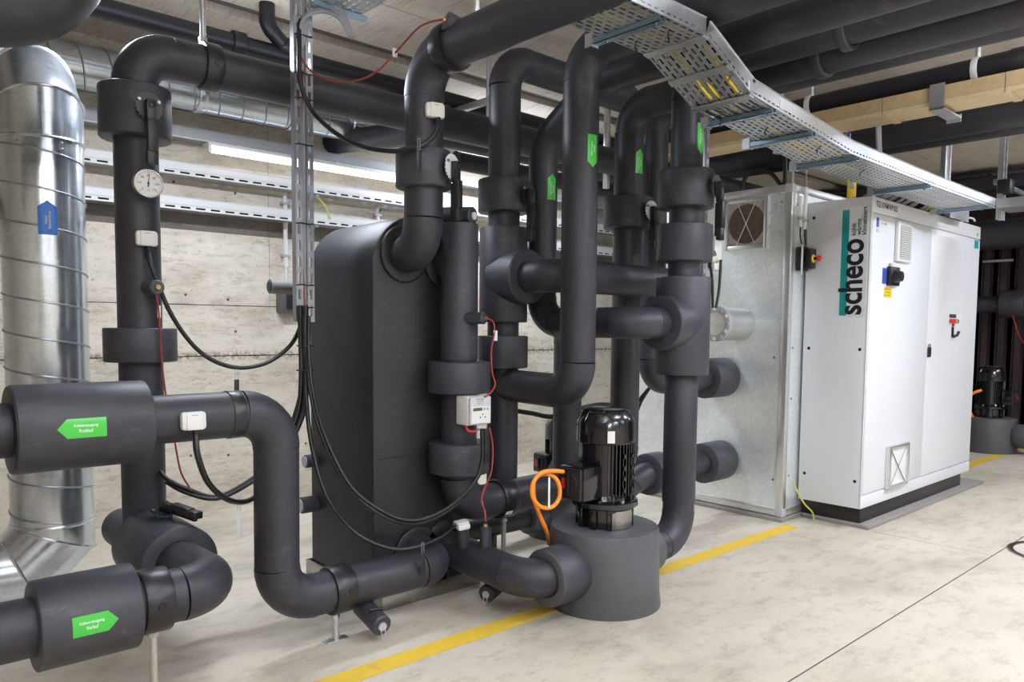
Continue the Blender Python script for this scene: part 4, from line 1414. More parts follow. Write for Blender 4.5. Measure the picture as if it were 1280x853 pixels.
obj('key_hole', lathe((7.02, CY0 - 0.0005, 1.455), (0, -1, 0), [(0, 0.012), (0.01, 0.011), (0.01, 0)], 12), PLAST, hd_)
obj('green_sticker', box((7.52, CY0 - 0.001, 2.236), (7.56, CY0 + 0.0005, 2.262)), GREEN, cab, False)
obj('teal_sticker', box((7.47, CY0 - 0.001, 2.13), (7.575, CY0 + 0.0005, 2.20)), TEAL, d2, False)
tag(obj('roof_wire', tube(spline([(7.25, 2.30, 2.322), (7.30, 2.26, 2.37), (7.38, 2.24, 2.375), (7.44, 2.24, 2.36)], 5), 0.008, 8), WHITEP), 'short pale wire loop standing on the far roof corner of the white cabinet', 'wire')

# base pads
tag(obj('base_pad', box((5.425 - 0.02, 2.20, 0.0), (7.90, 2.70, 0.03), 0.004), PADM), 'flat grey base pad under the white cabinet', 'base pad')
tag(obj('base_pad', box((5.12, 2.705, 0.0), (8.2, 4.25, 0.03), 0.004), PADM), 'flat grey base pad under the galvanised housing', 'base pad')

# ================================================================== galvanised housing
GX, GY0, GY1, GZ0, GZ1 = 5.14, 2.715, 4.18, 0.036, 2.442
gh = thing('air_handling_unit', 'galvanised sheet metal housing with aluminium frame behind the white cabinet', 'air unit', (6.3, 3.4, 0.03))
obj('sheet_panel', box((GX + 0.012, GY0 + 0.05, GZ0 + 0.05), (GX + 0.03, GY1 - 0.05, GZ1 - 0.045), 0.001), GALV, gh, False)
obj('sheet_panel', box((GX + 0.05, GY0 + 0.012, GZ0 + 0.05), (7.3, GY0 + 0.03, GZ1 - 0.05), 0.001), GALV, gh, False)
obj('roof_panel', box((GX + 0.03, GY0 + 0.03, GZ1 - 0.02), (7.35, GY1 - 0.03, GZ1 - 0.004), 0.001), GALV, gh, False)
obj('rear_panel', box((7.3, GY0, GZ0), (7.35, GY1, GZ1), 0.002), GALV, gh, False)
obj('rear_panel', box((GX + 0.05, GY1 - 0.03, GZ0), (7.3, GY1 - 0.012, GZ1), 0.002), GALV, gh, False)
for (x, y) in ((GX, GY0), (GX, GY1 - 0.055)):
    obj('frame_post', box((x, y, GZ0), (x + 0.055, y + 0.055, GZ1), 0.006), ALU, gh)
for z in (GZ0, GZ1 - 0.055):
    obj('frame_rail', box((GX + 0.001, GY0 + 0.055, z), (GX + 0.05, GY1 - 0.055, z + 0.054), 0.005), ALU, gh)
    obj('frame_rail', box((GX + 0.055, GY0 + 0.001, z), (7.3, GY0 + 0.05, z + 0.054), 0.005), ALU, gh)
obj('corner_piece', box((GX - 0.002, GY0 - 0.002, GZ1 - 0.06), (GX + 0.058, GY0 + 0.058, GZ1 + 0.002), 0.006), GREYL, gh)
obj('corner_piece', box((GX - 0.002, GY0 - 0.002, GZ0 - 0.004), (GX + 0.058, GY0 + 0.058, GZ0 + 0.06), 0.006), GREYL, gh)
for y, z in ((2.80, 0.30), (2.80, 2.32), (3.62, 0.12), (2.82, 1.2), (3.9, 0.13)):
    obj('panel_screw', lathe((GX + 0.012, y, z), (-1, 0, 0), [(0, 0.010), (0.004, 0.009), (0.004, 0)], 10), STEEL, gh)
for z in (0.33, 1.27, 0.9, 2.30):
    obj('panel_screw', lathe((GX + 0.10, GY0 + 0.012, z), (0, -1, 0), [(0, 0.009), (0.004, 0.008), (0.004, 0)], 10), STEEL, gh)
# filter opening with crossed rods
vf = thing('filter_inlet', 'square filter opening with brown mat and crossed rods, high on the galvanised housing', 'vent', (GX, 3.07, 2.03))
y0, y1, z0, z1 = 2.895, 3.25, 2.0, 2.378
for a, b in (((y0, z0), (y0 + 0.03, z1)), ((y1 - 0.03, z0), (y1, z1)), ((y0 + 0.03, z0), (y1 - 0.03, z0 + 0.03)), ((y0 + 0.03, z1 - 0.03), (y1 - 0.03, z1))):
    obj('inlet_frame', box((GX - 0.014, a[0], a[1]), (GX + 0.0115, b[0], b[1]), 0.003), ALU, vf)
obj('filter_mat', box((GX + 0.002, y0 + 0.03, z0 + 0.03), (GX + 0.008, y1 - 0.03, z1 - 0.03)), FILTERL, vf, False)
bm = BM()
add_lathe(bm, (GX + 0.002, (y0 + y1) / 2, (z0 + z1) / 2), (-1, 0, 0), [(0, 0.147), (0.003, 0.146), (0.003, 0)], 36)
obj('dirty_mat_centre', bm, FILTER, vf)
ym, zm = (y0 + y1) / 2, (z0 + z1) / 2
obj('cross_rod', cyl((GX - 0.006, y1 - 0.10, z1 - 0.03), (GX - 0.006, y0 + 0.10, z0 + 0.03), 0.0022, 8), WHITEP, vf)
obj('cross_rod', cyl((GX - 0.006, y0 + 0.10, z1 - 0.03), (GX - 0.006, y1 - 0.10, z0 + 0.03), 0.0022, 8), WHITEP, vf)
# drum motor on the face
mt = thing('silver_drum', 'silver finned drum motor sticking out of the galvanised housing', 'motor', (4.95, 3.10, 1.44))
obj('drum_shell', cyl((4.83, 3.10, 1.442), (GX + 0.0115, 3.10, 1.442), 0.122, 44, 0.006), plain('silver_paint', (0.60, 0.61, 0.63), 0.3, 0.75), mt)
obj('front_flange', ring((4.795, 3.10, 1.442), (4.83, 3.10, 1.442), 0.128, 0.085, 40, 0.004), GREYP, mt)
obj('front_disc', lathe((4.81, 3.10, 1.442), (-1, 0, 0), [(0, 0.085), (0.006, 0.084), (0.006, 0.012), (0.018, 0.011), (0.018, 0)], 36), ALU, mt)
for k in range(12):
    a = 2 * PI * k / 12
    p = Vector((4.79, 3.10 + 0.108 * math.cos(a), 1.442 + 0.108 * math.sin(a)))
    obj('flange_lug', box(p - Vector((0.006, 0.012, 0.012)), p + Vector((0.006, 0.012, 0.012)), 0.003, Matrix.Rotation(a, 3, 'X')), WHITEP if k % 2 else GREYP, mt)
tag(obj('small_label', box((GX + 0.0105, 3.02, 0.745), (GX + 0.0115, 3.13, 0.80)), WHITEP, None, False), 'small white label between the two ports on the galvanised housing', 'label')
# emergency stop in the corner
es = thing('emergency_stop', 'red mushroom emergency stop button on a black and yellow box beside the cabinet', 'emergency stop', (5.27, 2.69, 1.9))
obj('stop_box', box((5.255, 2.622, 1.845), (5.342, 2.676, 1.985), 0.005), PLAST, es)
obj('box_rear', box((5.225, 2.672, 1.83), (5.330, 2.714, 2.0), 0.005), PLAST, es)
obj('mounting_strip', box((5.212, 2.660, 1.80), (5.220, 2.672, 2.01), 0.001), WHITEP, es)
yr = obj('yellow_ring', lathe((5.30, 2.622, 1.915), (0, -1, 0), [(0, 0.030), (0.005, 0.028), (0.005, 0)], 28), YELLOW, es)
obj('button_stem', cyl((5.30, 2.62, 1.915), (5.30, 2.59, 1.915), 0.011, 16), PLAST, es)
obj('red_button', lathe((5.30, 2.592, 1.915), (0, -1, 0), [(0, 0.010), (0.004, 0.022), (0.018, 0.022), (0.026, 0.016), (0.028, 0)], 24), REDP, es)
for i, (x, zt, zb, r) in enumerate(((5.235, 2.36, 2.14, 0.012), (5.30, 2.55, 2.13, 0.014))):
    t = thing('conduit', ('left' if i == 0 else 'right, taller') + ' of the two pale cable conduits above the emergency stop', 'conduit', (x, 2.70, zb))
    obj('conduit_tube', cyl((x, 2.695, zb), (x, 2.695, zt - (0.12 if i else 0)), r, 14), WHITEP, t)
    obj('cable_tail', tube(spline([(x, 2.695, zb), (x - 0.01, 2.69, 2.08), (x + 0.004, 2.685, 2.02)], 4), 0.005, 8), CABLE, t)
    obj('conduit_clip', box((x - 0.022, 2.68, zb + 0.05), (x + 0.022, 2.712, zb + 0.07), 0.002), GREYP, t)
    if i:
        obj('top_cable', cyl((x, 2.695, zt - 0.12), (x - 0.02, 2.69, zt + 0.1), 0.006, 8), GREYCAB, t)
ew = spline([(5.26, 2.70, 0.285), (5.27, 2.67, 0.22), (5.29, 2.62, 0.13), (5.345, 2.585, 0.065), (5.365, 2.58, 0.0)], 6)
tag(obj('earth_wire', tube(ew, 0.006, 8), plain('yellow_green_wire', (0.62, 0.56, 0.10), 0.45)), 'yellow-green earth wire hanging at the foot of the galvanised housing corner', 'wire')
bc = thing('black_cable_loop', 'black cable and grey strip hanging behind the galvanised housing top', 'cable', (5.6, 3.2, 2.45))
obj('cable', tube(spline([(5.35, 3.25, 2.50), (5.38, 3.2, 2.62), (5.42, 3.05, 2.60), (5.45, 2.95, 2.50), (5.45, 2.95, 2.8)], 6), 0.016, 10), CABLE, bc)
obj('strip', box((5.48, 2.9, 2.46), (5.51, 2.92, 2.85), 0.001), GREYL, bc)

# ================================================================== rear wall: trays, trunking, light
def wall_tray(label, z, y):
    t = thing('wall_tray', label, 'cable tray', (3.0, y, z), 'cable trays along the rear wall')
    bm = BM()
    slotted_sheet(bm, -1.5, 8.4, 0.0, 0.034, 0, 0.0016, 1, 0.066, 0.105, 0.0125, 0, lambda p: Vector((p.x, y - 0.10 + p.z, z + p.y)))
    vs = add_box(bm, (-1.5, y - 0.10, z + 0.032), (8.4, y - 0.0984, z + 0.085))
    vs = add_box(bm, (-1.5, y - 0.103, z + 0.083), (8.4, y - 0.09, z + 0.087))
    obj('front_rail', bm, WHITEP, t, False)
    bm = BM()
    slotted_sheet(bm, -1.5, 8.4, y - 0.098, y + 0.05, z, 0.0016, 4, 0.05, 0.105, 0.010)
    obj('tray_bottom', bm, GALVT, t, False)
    for x in (0.2, 1.62, 2.95, 4.4, 5.9, 7.3):
        bm = BM()
        add_box(bm, (x - 0.018, y - 0.09, z - 0.022), (x + 0.018, 5.712, z - 0.002), 0.002)
        add_box(bm, (x - 0.018, 5.69, z - 0.10), (x + 0.018, 5.712, z - 0.002), 0.002)
        bracket = obj('wall_bracket', bm, ZINC, t)
    for q, yy in (('front', y - 0.082), ('rear', y - 0.052)):  # dark lengths added behind the rail so its slots read black
        tag(obj('tray_cable', tube([(-1.5, yy, z + 0.018), (3.0, yy + 0.003, z + 0.017), (8.4, yy, z + 0.018)], 0.0135, 8), PLAST), q + ' black cable added to darken the slots of the ' + label.split()[0] + ' wall tray', 'cable')
    return t


wall_tray('upper white slotted cable tray on the rear wall, below the light', 2.447, 5.655)['group'] = 'cable trays along the rear wall'
wall_tray('lower white slotted cable tray on the rear wall, over the dark band', 2.207, 5.655)
tk = thing('wall_trunking', 'light grey trunking above the fluorescent light on the rear wall', 'trunking', (3.2, 5.60, 2.71))
obj('trunking_body', box((-1.5, 5.555, 2.712), (7.6, 5.70, 2.785), 0.006), GREYL, tk)
obj('trunking_lip', box((-1.5, 5.548, 2.704), (7.6, 5.56, 2.713), 0.002), WHITEP, tk)
wl = thing('wall_light', 'lit fluorescent batten light on the rear wall', 'light', (2.9, 5.50, 2.62))
obj('light_body', box((2.07, 5.47, 2.668), (4.05, 5.60, 2.690), 0.004), WHITEP, wl)
for x in (2.3, 3.1, 3.9):
    obj('mounting_clip', box((x - 0.02, 5.50, 2.688), (x + 0.02, 5.58, 2.706), 0.002), WHITEP, wl)
obj('diffuser', box((2.09, 5.475, 2.622), (4.03, 5.525, 2.668), 0.014), TUBE, wl)
obj('end_cap', box((2.07, 5.47, 2.62), (2.09, 5.53, 2.669), 0.004), WHITEP, wl)
obj('end_cap', box((4.03, 5.47, 2.62), (4.05, 5.53, 2.669), 0.004), WHITEP, wl)
tag(obj('wall_notice', box((3.37, 5.695, 2.545), (3.50, 5.699, 2.60)), plain('pale_lilac_label', (0.62, 0.58, 0.68), 0.5), None, False), 'small pale label on the rear wall under the light', 'label')
for x, z0_, z1_, lab in ((2.735, 1.64, 2.445, 'white conduit on the rear wall running down left of the slotted riser'), (3.58, 1.9, 2.445, 'white conduit on the rear wall behind the top of the heat exchanger')):
    t = thing('conduit', lab, 'conduit', (x, 5.67, z0_))
    obj('conduit_tube', cyl((x, 5.675, z0_ + 0.22), (x, 5.675, z1_), 0.018, 16), WHITEP, t)
    obj('conduit_tail', cyl((x, 5.675, z0_), (x, 5.675, z0_ + 0.22), 0.010, 12), WHITEP, t)
    for z in (z1_ - 0.10, z0_ + 0.30):
        obj('conduit_clip', box((x - 0.035, 5.655, z), (x + 0.035, 5.70, z + 0.02), 0.003), GREYP, t)
sb = thing('wall_socket_box', 'dark grey wall box under the short foam pipe left of the slotted riser', 'socket', (2.76, 5.66, 1.55))
obj('box_body', box((2.66, 5.60, 1.50), (2.86, 5.70, 1.67), 0.008), plain('dark_grey_box', (0.10, 0.10, 0.105), 0.45), sb)
obj('box_front', box((2.70, 5.585, 1.535), (2.86, 5.60, 1.665), 0.005), PLAST, sb)
obj('round_gland', ring((2.80, 5.57, 1.62), (2.80, 5.586, 1.62), 0.04, 0.025, 24, 0.004), WHITEP, sb)
tag(obj('earth_wire', tube(spline([(2.93, 5.58, 2.44), (2.97, 5.57, 2.41), (3.03, 5.56, 2.34), (3.06, 5.55, 2.26)], 5), 0.007, 8), plain('green_yellow_wire', (0.50, 0.62, 0.06), 0.45)), 'green-yellow earth wire hanging from the upper wall tray', 'wire')

# steel trapeze hanger behind the pipes
hg = thing('trapeze_hanger', 'steel trapeze hanger under the ceiling behind the middle risers', 'hanger', (4.0, 4.2, 2.9))
obj('hanger_bar', box((3.42, 4.0, 2.93), (3.46, 4.9, 2.97), 0.003), GALVT, hg)
for y in (4.05,):
    obj('hanger_rod', cyl((3.44, y, 2.80), (3.44, y, CEIL), 0.016, 12), GALVT, hg)
hg = thing('trapeze_hanger', 'steel upright channel and cross tube hanging behind the front riser', 'hanger', (4.5, 3.8, 2.6))
obj('hanger_post', box((4.60, 3.98, 2.50), (4.64, 4.02, CEIL), 0.003), GALVT, hg)
obj('hanger_bar', cyl((4.62, 4.0, 2.72), (4.05, 4.0, 2.72), 0.03, 16), GALVT, hg)

# ================================================================== overhead services at the right
for (x, lab) in ((6.18, 'nearer of the two black insulated pipes under the beige boxed duct at the right'), (6.40, 'farther of the two black insulated pipes under the beige boxed duct at the right')):
    run = thing('insulated_pipe', lab, 'pipe', (x, 1.5, 2.86))
    pipe_parts(run, [(x, -3.5, 2.905), (x, 5.4, 2.905)], 0.090, 0.2)
    for y in (-0.4, 1.2, 2.9):
        obj('section_joint', ring((x, y, 2.905), (x, y + 0.01, 2.905), 0.0915, 0.0902, 32, 0.0005), FOAMD, run)
cd_ = thing('drain_pipe', 'black clamped drain pipe along the upper edge of the beige boxed duct', 'drain pipe', (5.02, 1.8, 2.98))
obj('main_tube', tube([(5.02, 1.35, 2.915), (5.02, 4.6, 2.905)], 0.068, 28), PVC, cd_)
obj('reducer', lathe((5.02, 1.36, 2.915), (0, -1, 0), [(0, 0.074), (0.06, 0.074), (0.12, 0.05), (0.16, 0.05), (0.16, 0.0)], 28), PVC, cd_)
obj('narrow_tube', tube([(5.02, 1.25, 2.93), (5.02, -3.5, 2.96)], 0.05, 24), PVC, cd_)
for y in (1.52, 2.52):
    obj('pipe_clip', ring((5.02, y, 2.9125), (5.02, y + 0.035, 2.9125), 0.076, 0.0685, 28, 0.002), WHITEP, cd_)
    obj('clip_rod', cyl((5.02, y + 0.017, 2.985), (5.02, y + 0.017, CEIL), 0.014, 12), GALVT, cd_)
bd_ = thing('boxed_duct', 'beige fire-board boxed duct crossing under the ceiling at the right', 'duct', (5.0, 1.6, 2.74))
ysb = [-3.5, 0.55, 1.36, 2.02, 2.75, 3.5, 4.4]
for a, b in zip(ysb, ysb[1:]):
    obj('side_board', box((4.90, a + 0.002, 2.752), (4.925, b - 0.002, 2.835), 0.002), BEIGE, bd_, False)
    obj('bottom_board', box((4.90, a + 0.002, 2.727), (5.13, b - 0.002, 2.752), 0.002), BEIGEL, bd_, False)
    obj('top_board', box((4.925, a + 0.002, 2.815), (5.13, b - 0.002, 2.835), 0.002), BEIGE, bd_, False)
    obj('joint_strip', box((4.895, b - 0.03, 2.719), (5.13, b + 0.012, 2.727), 0.001), BEIGEL, bd_, False)
obj('side_board', box((5.105, -3.5, 2.752), (5.13, 4.4, 2.835), 0.002), BEIGE, bd_, False)
bm = BM()
add_box(bm, (4.88, 1.66, 2.70), (4.888, 1.74, 2.845))
add_box(bm, (4.88, 1.66, 2.695), (5.17, 1.74, 2.705))
add_box(bm, (5.17, 1.66, 2.675), (5.18, 1.74, 2.72))
obj('support_bracket', bm, GALVT, bd_, False)
for i, (x, y) in enumerate(((5.20, 2.385), (5.24, 2.20))):
    for k in range(4 if i else 2):
        bm = tube(spline([(x + 0.022 * k, y, 2.88), (x + 0.02 * k, y - 0.01, 2.75), (x + 0.018 * k + 0.01, y - 0.02, 2.60), (x + 0.02 * k + 0.01, y - 0.06, 2.36)], 4), 0.0085, 8)
        tag(obj('grey_cable', bm, GREYCAB), 'grey cable under the beige boxed duct, ' + ORD[k] + ' strand of the ' + ('right' if i else 'left') + ' bundle', 'cable', 'grey cables hanging from the boxed duct')
tag(obj('blue_cable', cyl((5.15, 2.33, 2.72), (5.15, 2.33, 2.55), 0.011, 8), BLUEP), 'short blue cable hanging beside the grey cables under the boxed duct', 'cable')
tag(obj('hanger_channel', box((4.93, 2.72, 2.62), (4.99, 2.76, CEIL), 0.003), GALVT), 'galvanised hanging channel behind the drain pipe, above the galvanised housing', 'hanger')


def slot_post(label, x, y, z0, z1):
    t = thing('hanger_channel', label, 'hanger', (x, y, z0))
    for s in (-1, 1):
        bm = BM()
        slotted_sheet(bm, z0, z1, -0.02, 0.02, 0, 0.002, 1, 0.05, 0.09, 0.012, 0.0, lambda p, s=s: Vector((x + s * 0.035 + p.y, y + p.z, p.x)))
        add_box(bm, (x + s * 0.035 - 0.02, y, z0), (x + s * 0.035 - 0.018, y + 0.04, z1))
        obj('slotted_channel', bm, GALVT, t, False)
    return t


t = thing('hanger_channel', 'smooth galvanised channel hanging above the far half of the overhead tray', 'hanger', (6.9, 2.33, 2.55))
obj('channel_face', box((6.86, 2.30, 2.45), (6.94, 2.34, CEIL), 0.004), GALVT, t)
obj('channel_lip', box((6.94, 2.29, 2.45), (6.965, 2.33, CEIL), 0.004), ALU, t)
p = slot_post('slotted hanger post at the right edge carrying the tray branch', 7.55, 2.06, 2.36, CEIL - 0.2)
obj('clamp_block', box((7.49, 2.0, 2.58), (7.62, 2.10, 2.70), 0.01), PLAST, p)
obj('cross_channel', box((7.50, 2.105, 2.665), (9.0, 2.135, 2.71), 0.004), GALVR, p)
bk = thing('dark_duct', 'dark stepped duct under the ceiling at the far right', 'duct', (10.0, 3.0, 3.03))
obj('duct_body', box((10.0, 0.5, 3.03), (10.35, 5.4, 3.19), 0.02), FOAM, bk)
obj('duct_step', box((10.02, 2.9, 3.19), (10.33, 5.4, 3.24), 0.02), FOAM, bk)
fb = thing('insulated_pipe', 'thick dark insulated pipe under the ceiling behind the far end of the cabinet', 'pipe', (10.3, 2.0, 2.5))
pipe_parts(fb, [(10.3, -3.5, 2.55), (10.3, 5.5, 2.55)], 0.17, 0.2)
fb = thing('insulated_pipe', 'dark insulated pipe with drum along the far dark wall', 'pipe', (10.85, 2.5, 1.72))
pipe_parts(fb, [(10.85, -3.5, 1.745), (10.85, 5.5, 1.745)], 0.105, 0.2)
jacket(fb, (10.85, 2.66, 1.745), (10.85, 2.92, 1.745), 0.175, 0.105)
fb = thing('insulated_pipe', 'dark insulated pipe leaving the far pump towards the right edge', 'pipe', (10.3, 2.4, 0.2))
pipe_parts(fb, [(10.15, 2.54, 0.206), (10.15, 1.2, 0.206)], 0.0915, 0.2)
for (y, z, ln, lab) in ((3.10, 2.30, 0.34, 'left of the two dim light strips at the far dark wall'), (2.62, 2.33, 0.26, 'right of the two dim light strips at the far dark wall')):
    tag(obj('strip_light', box((11.235, y - ln / 2, z), (11.272, y + ln / 2, z + 0.03), 0.004), GREYL), lab, 'light')
tag(obj('red_wire', tube(spline([(10.7, 2.76, 1.60), (10.7, 2.68, 1.35), (10.7, 2.55, 1.18), (10.7, 2.35, 1.02)], 6), 0.008, 6), RED), 'thin red wire hanging in front of the far dark wall', 'wire')
tag(obj('orange_cable', tube(spline([(10.02, 2.86, 0.72), (9.96, 2.95, 0.66), (9.95, 2.96, 0.50), (9.98, 2.93, 0.40)], 5), 0.018, 8), ORANGE), 'orange cable on the far pump, half hidden by the cabinet', 'cable')

# ================================================================== sensors, gauge, meter
def sensor(label, c, n, up, neck_from, wire_tail=None):
    """white rounded temperature head on a short neck"""
    c, n, up = Vector(c), Vector(n).normalized(), Vector(up).normalized()
    s = up.cross(n).normalized()
    up = n.cross(s).normalized()
    t = thing('temperature_sensor', label, 'sensor', c)
    M = Matrix((s, up, n)).transposed()

    def loc(bm):
        for v in bm.verts:
            v.co = c + M @ v.co
        return bm
    obj('sensor_neck', cyl(Vector(neck_from), c - n * 0.012, 0.022, 16), FOAM2, t)
    obj('sensor_case', loc(box((-0.046, -0.034, -0.018), (0.046, 0.034, 0.016), 0.013)), WHITEP, t)
    obj('case_lid', loc(box((-0.029, -0.033, 0.014), (0.033, 0.033, 0.020), 0.004)), WHITEP, t)
    obj('case_mark', loc(box((-0.012, 0.020, 0.0199), (0.012, 0.024, 0.0206))), GREYP, t, False)
    obj('cable_gland', loc(cyl((0.008, -0.032, -0.002), (0.008, -0.056, -0.002), 0.010, 12)), PLAST, t)
    return t


sensor('white temperature sensor on the left riser below the dial thermometer', (1.092, 3.635, 1.783), (-0.05, -1, 0.0), (0, 0, 1), (1.09, 3.66, 1.785))
sensor('white temperature sensor on the upper left pipe above the drum valve', (1.008, 2.862, 1.045), (0.0, -1, 0.05), (0, 0, 1), (1.008, 2.885, 1.045))
sensor('white temperature sensor on the pipe dropping from the overhead main', (2.112, 2.862, 2.385), (-0.25, -1, 0.0), (0, 0, 1), (2.12, 2.885, 2.385))
sensor('white temperature sensor lying on the pipe between the heat exchanger and the front pump', (2.355, 2.96, 0.405), (-0.12, 0.0, 1), (0.80, -0.25, 0.10), (2.362, 2.965, 0.37))

ga = thing('dial_thermometer', 'round white dial thermometer on the left riser', 'thermometer', (1.088, 3.63, 2.02))
gc, gn = Vector((1.088, 3.605, 2.018)), Vector((0.0, -1, 0.0))
obj('stem', cyl((1.09, 3.66, 2.022), gc, 0.018, 14), STEEL, ga)
obj('dial_case', lathe(gc, gn, [(0, 0.060), (0.006, 0.063), (0.026, 0.063), (0.030, 0.060), (0.030, 0.056), (0.024, 0.056)], 44), STEEL, ga)
gd = obj('dial_face', lathe(gc + gn * 0.0245, gn, [(0, 0.0565), (0.001, 0.056), (0.001, 0)], 44), WHITEP, ga)
gp = gc + gn * 0.0262
for k in range(31):
    a = math.radians(225 - 270 * k / 30)
    d = Vector((math.cos(a), 0, math.sin(a)))
    bm = BM()
    r0 = 0.046 if k % 5 else 0.043
    q = Vector((-d.z, 0, d.x)) * (0.0004 if k % 5 else 0.0009)
    bm.faces.new([bm.verts.new(gp + d * r0 - q), bm.verts.new(gp + d * 0.052 - q), bm.verts.new(gp + d * 0.052 + q), bm.verts.new(gp + d * r0 + q)])
    obj('scale_mark', bm, INK, gd, False)
for k, num in enumerate(('0', '20', '40', '60', '80', '100', '120')):
    a = math.radians(225 - 270 * k / 6)
    letters('scale_number', gd, num, gp + Vector((math.cos(a), 0, math.sin(a))) * 0.035, (1, 0, 0), (0, 0, 1), None, 0.009, 0.004)
letters('scale_unit', gd, '°C', gp + Vector((0, 0, -0.030)), (1, 0, 0), (0, 0, 1), None, 0.009)
bm = BM()
d = Vector((math.sin(0.09), 0, math.cos(0.09)))
q = Vector((d.z, 0, -d.x))
gq = gp + gn * 0.001
bm.faces.new([bm.verts.new(gq - d * 0.016 - q * 0.003), bm.verts.new(gq - d * 0.016 + q * 0.003), bm.verts.new(gq + d * 0.004 + q * 0.0022), bm.verts.new(gq + d * 0.044 + q * 0.0006), bm.verts.new(gq + d * 0.044 - q * 0.0006), bm.verts.new(gq + d * 0.004 - q * 0.0022)])
obj('pointer', bm, INK, ga, False)
obj('pointer_hub', lathe(gp, gn, [(0, 0.005), (0.003, 0.004), (0.003, 0)], 12), INK, ga)

hm = thing('heat_meter', 'white heat meter with small display strapped to the pipe between two foam drums', 'meter', (2.39, 2.90, 0.91))
obj('meter_back', box((2.322, 2.875, 0.918), (2.452, 2.968, 1.062), 0.008), WHITEP, hm)
mf = obj('meter_front', box((2.326, 2.858, 0.922), (2.460, 2.876, 1.060), 0.007), plain('pale_meter_grey', (0.58, 0.60, 0.62), 0.4), hm)
yf = 2.8575
obj('lower_panel', box((2.334, yf - 0.001, 0.93), (2.452, yf + 0.001, 1.012)), WHITEP, mf, False)
obj('display', box((2.342, yf - 0.002, 0.990), (2.400, yf, 1.006)), LCD, mf, False)
letters('display_digits', mf, '0008613', (2.371, yf - 0.003, 0.998), (1, 0, 0), (0, 0, 1), 0.05, 0.009)
for x in (2.414, 2.434):
    obj('blue_button', lathe((x, yf - 0.001, 0.998), (0, -1, 0), [(0, 0.007), (0.002, 0.006), (0.002, 0)], 14), plain('pale_blue_button', (0.25, 0.42, 0.62), 0.4), mf)
for x, z in ((2.402, 0.972), (2.388, 0.958), (2.418, 0.958)):
    obj('infrared_eye', lathe((x, yf - 0.001, z), (0, -1, 0), [(0, 0.004), (0.001, 0.003), (0.001, 0)], 10), INK, mf)
for i, (w, ln) in enumerate((('Wärmezähler', 0.05), ('qp 25 m³/h', 0.045), ('2-105 °C', 0.038))):
    letters('meter_print', mf, w, (2.385, yf - 0.0005, 1.048 - 0.011 * i), (1, 0, 0), (0, 0, 1), ln, 0.006)
obj('meter_strap', box((2.378, 2.95, 1.05), (2.40, 2.975, 1.085), 0.002), WHITEP, hm)
obj('hanging_seal', box((2.392, 2.88, 0.872), (2.412, 2.884, 0.918), 0.001), WHITEP, hm)
obj('red_plug', tube(spline([(2.33, 2.90, 0.918), (2.335, 2.885, 0.893), (2.36, 2.87, 0.888), (2.375, 2.87, 0.893)], 4), 0.005, 8), REDP, hm)
obj('blue_plug', cyl((2.375, 2.87, 0.893), (2.388, 2.868, 0.899), 0.005, 8), BLUEP, hm)
obj('cable_tag', box((2.376, 2.805, 0.74), (2.398, 2.809, 0.83), 0.001), PLAST, hm)

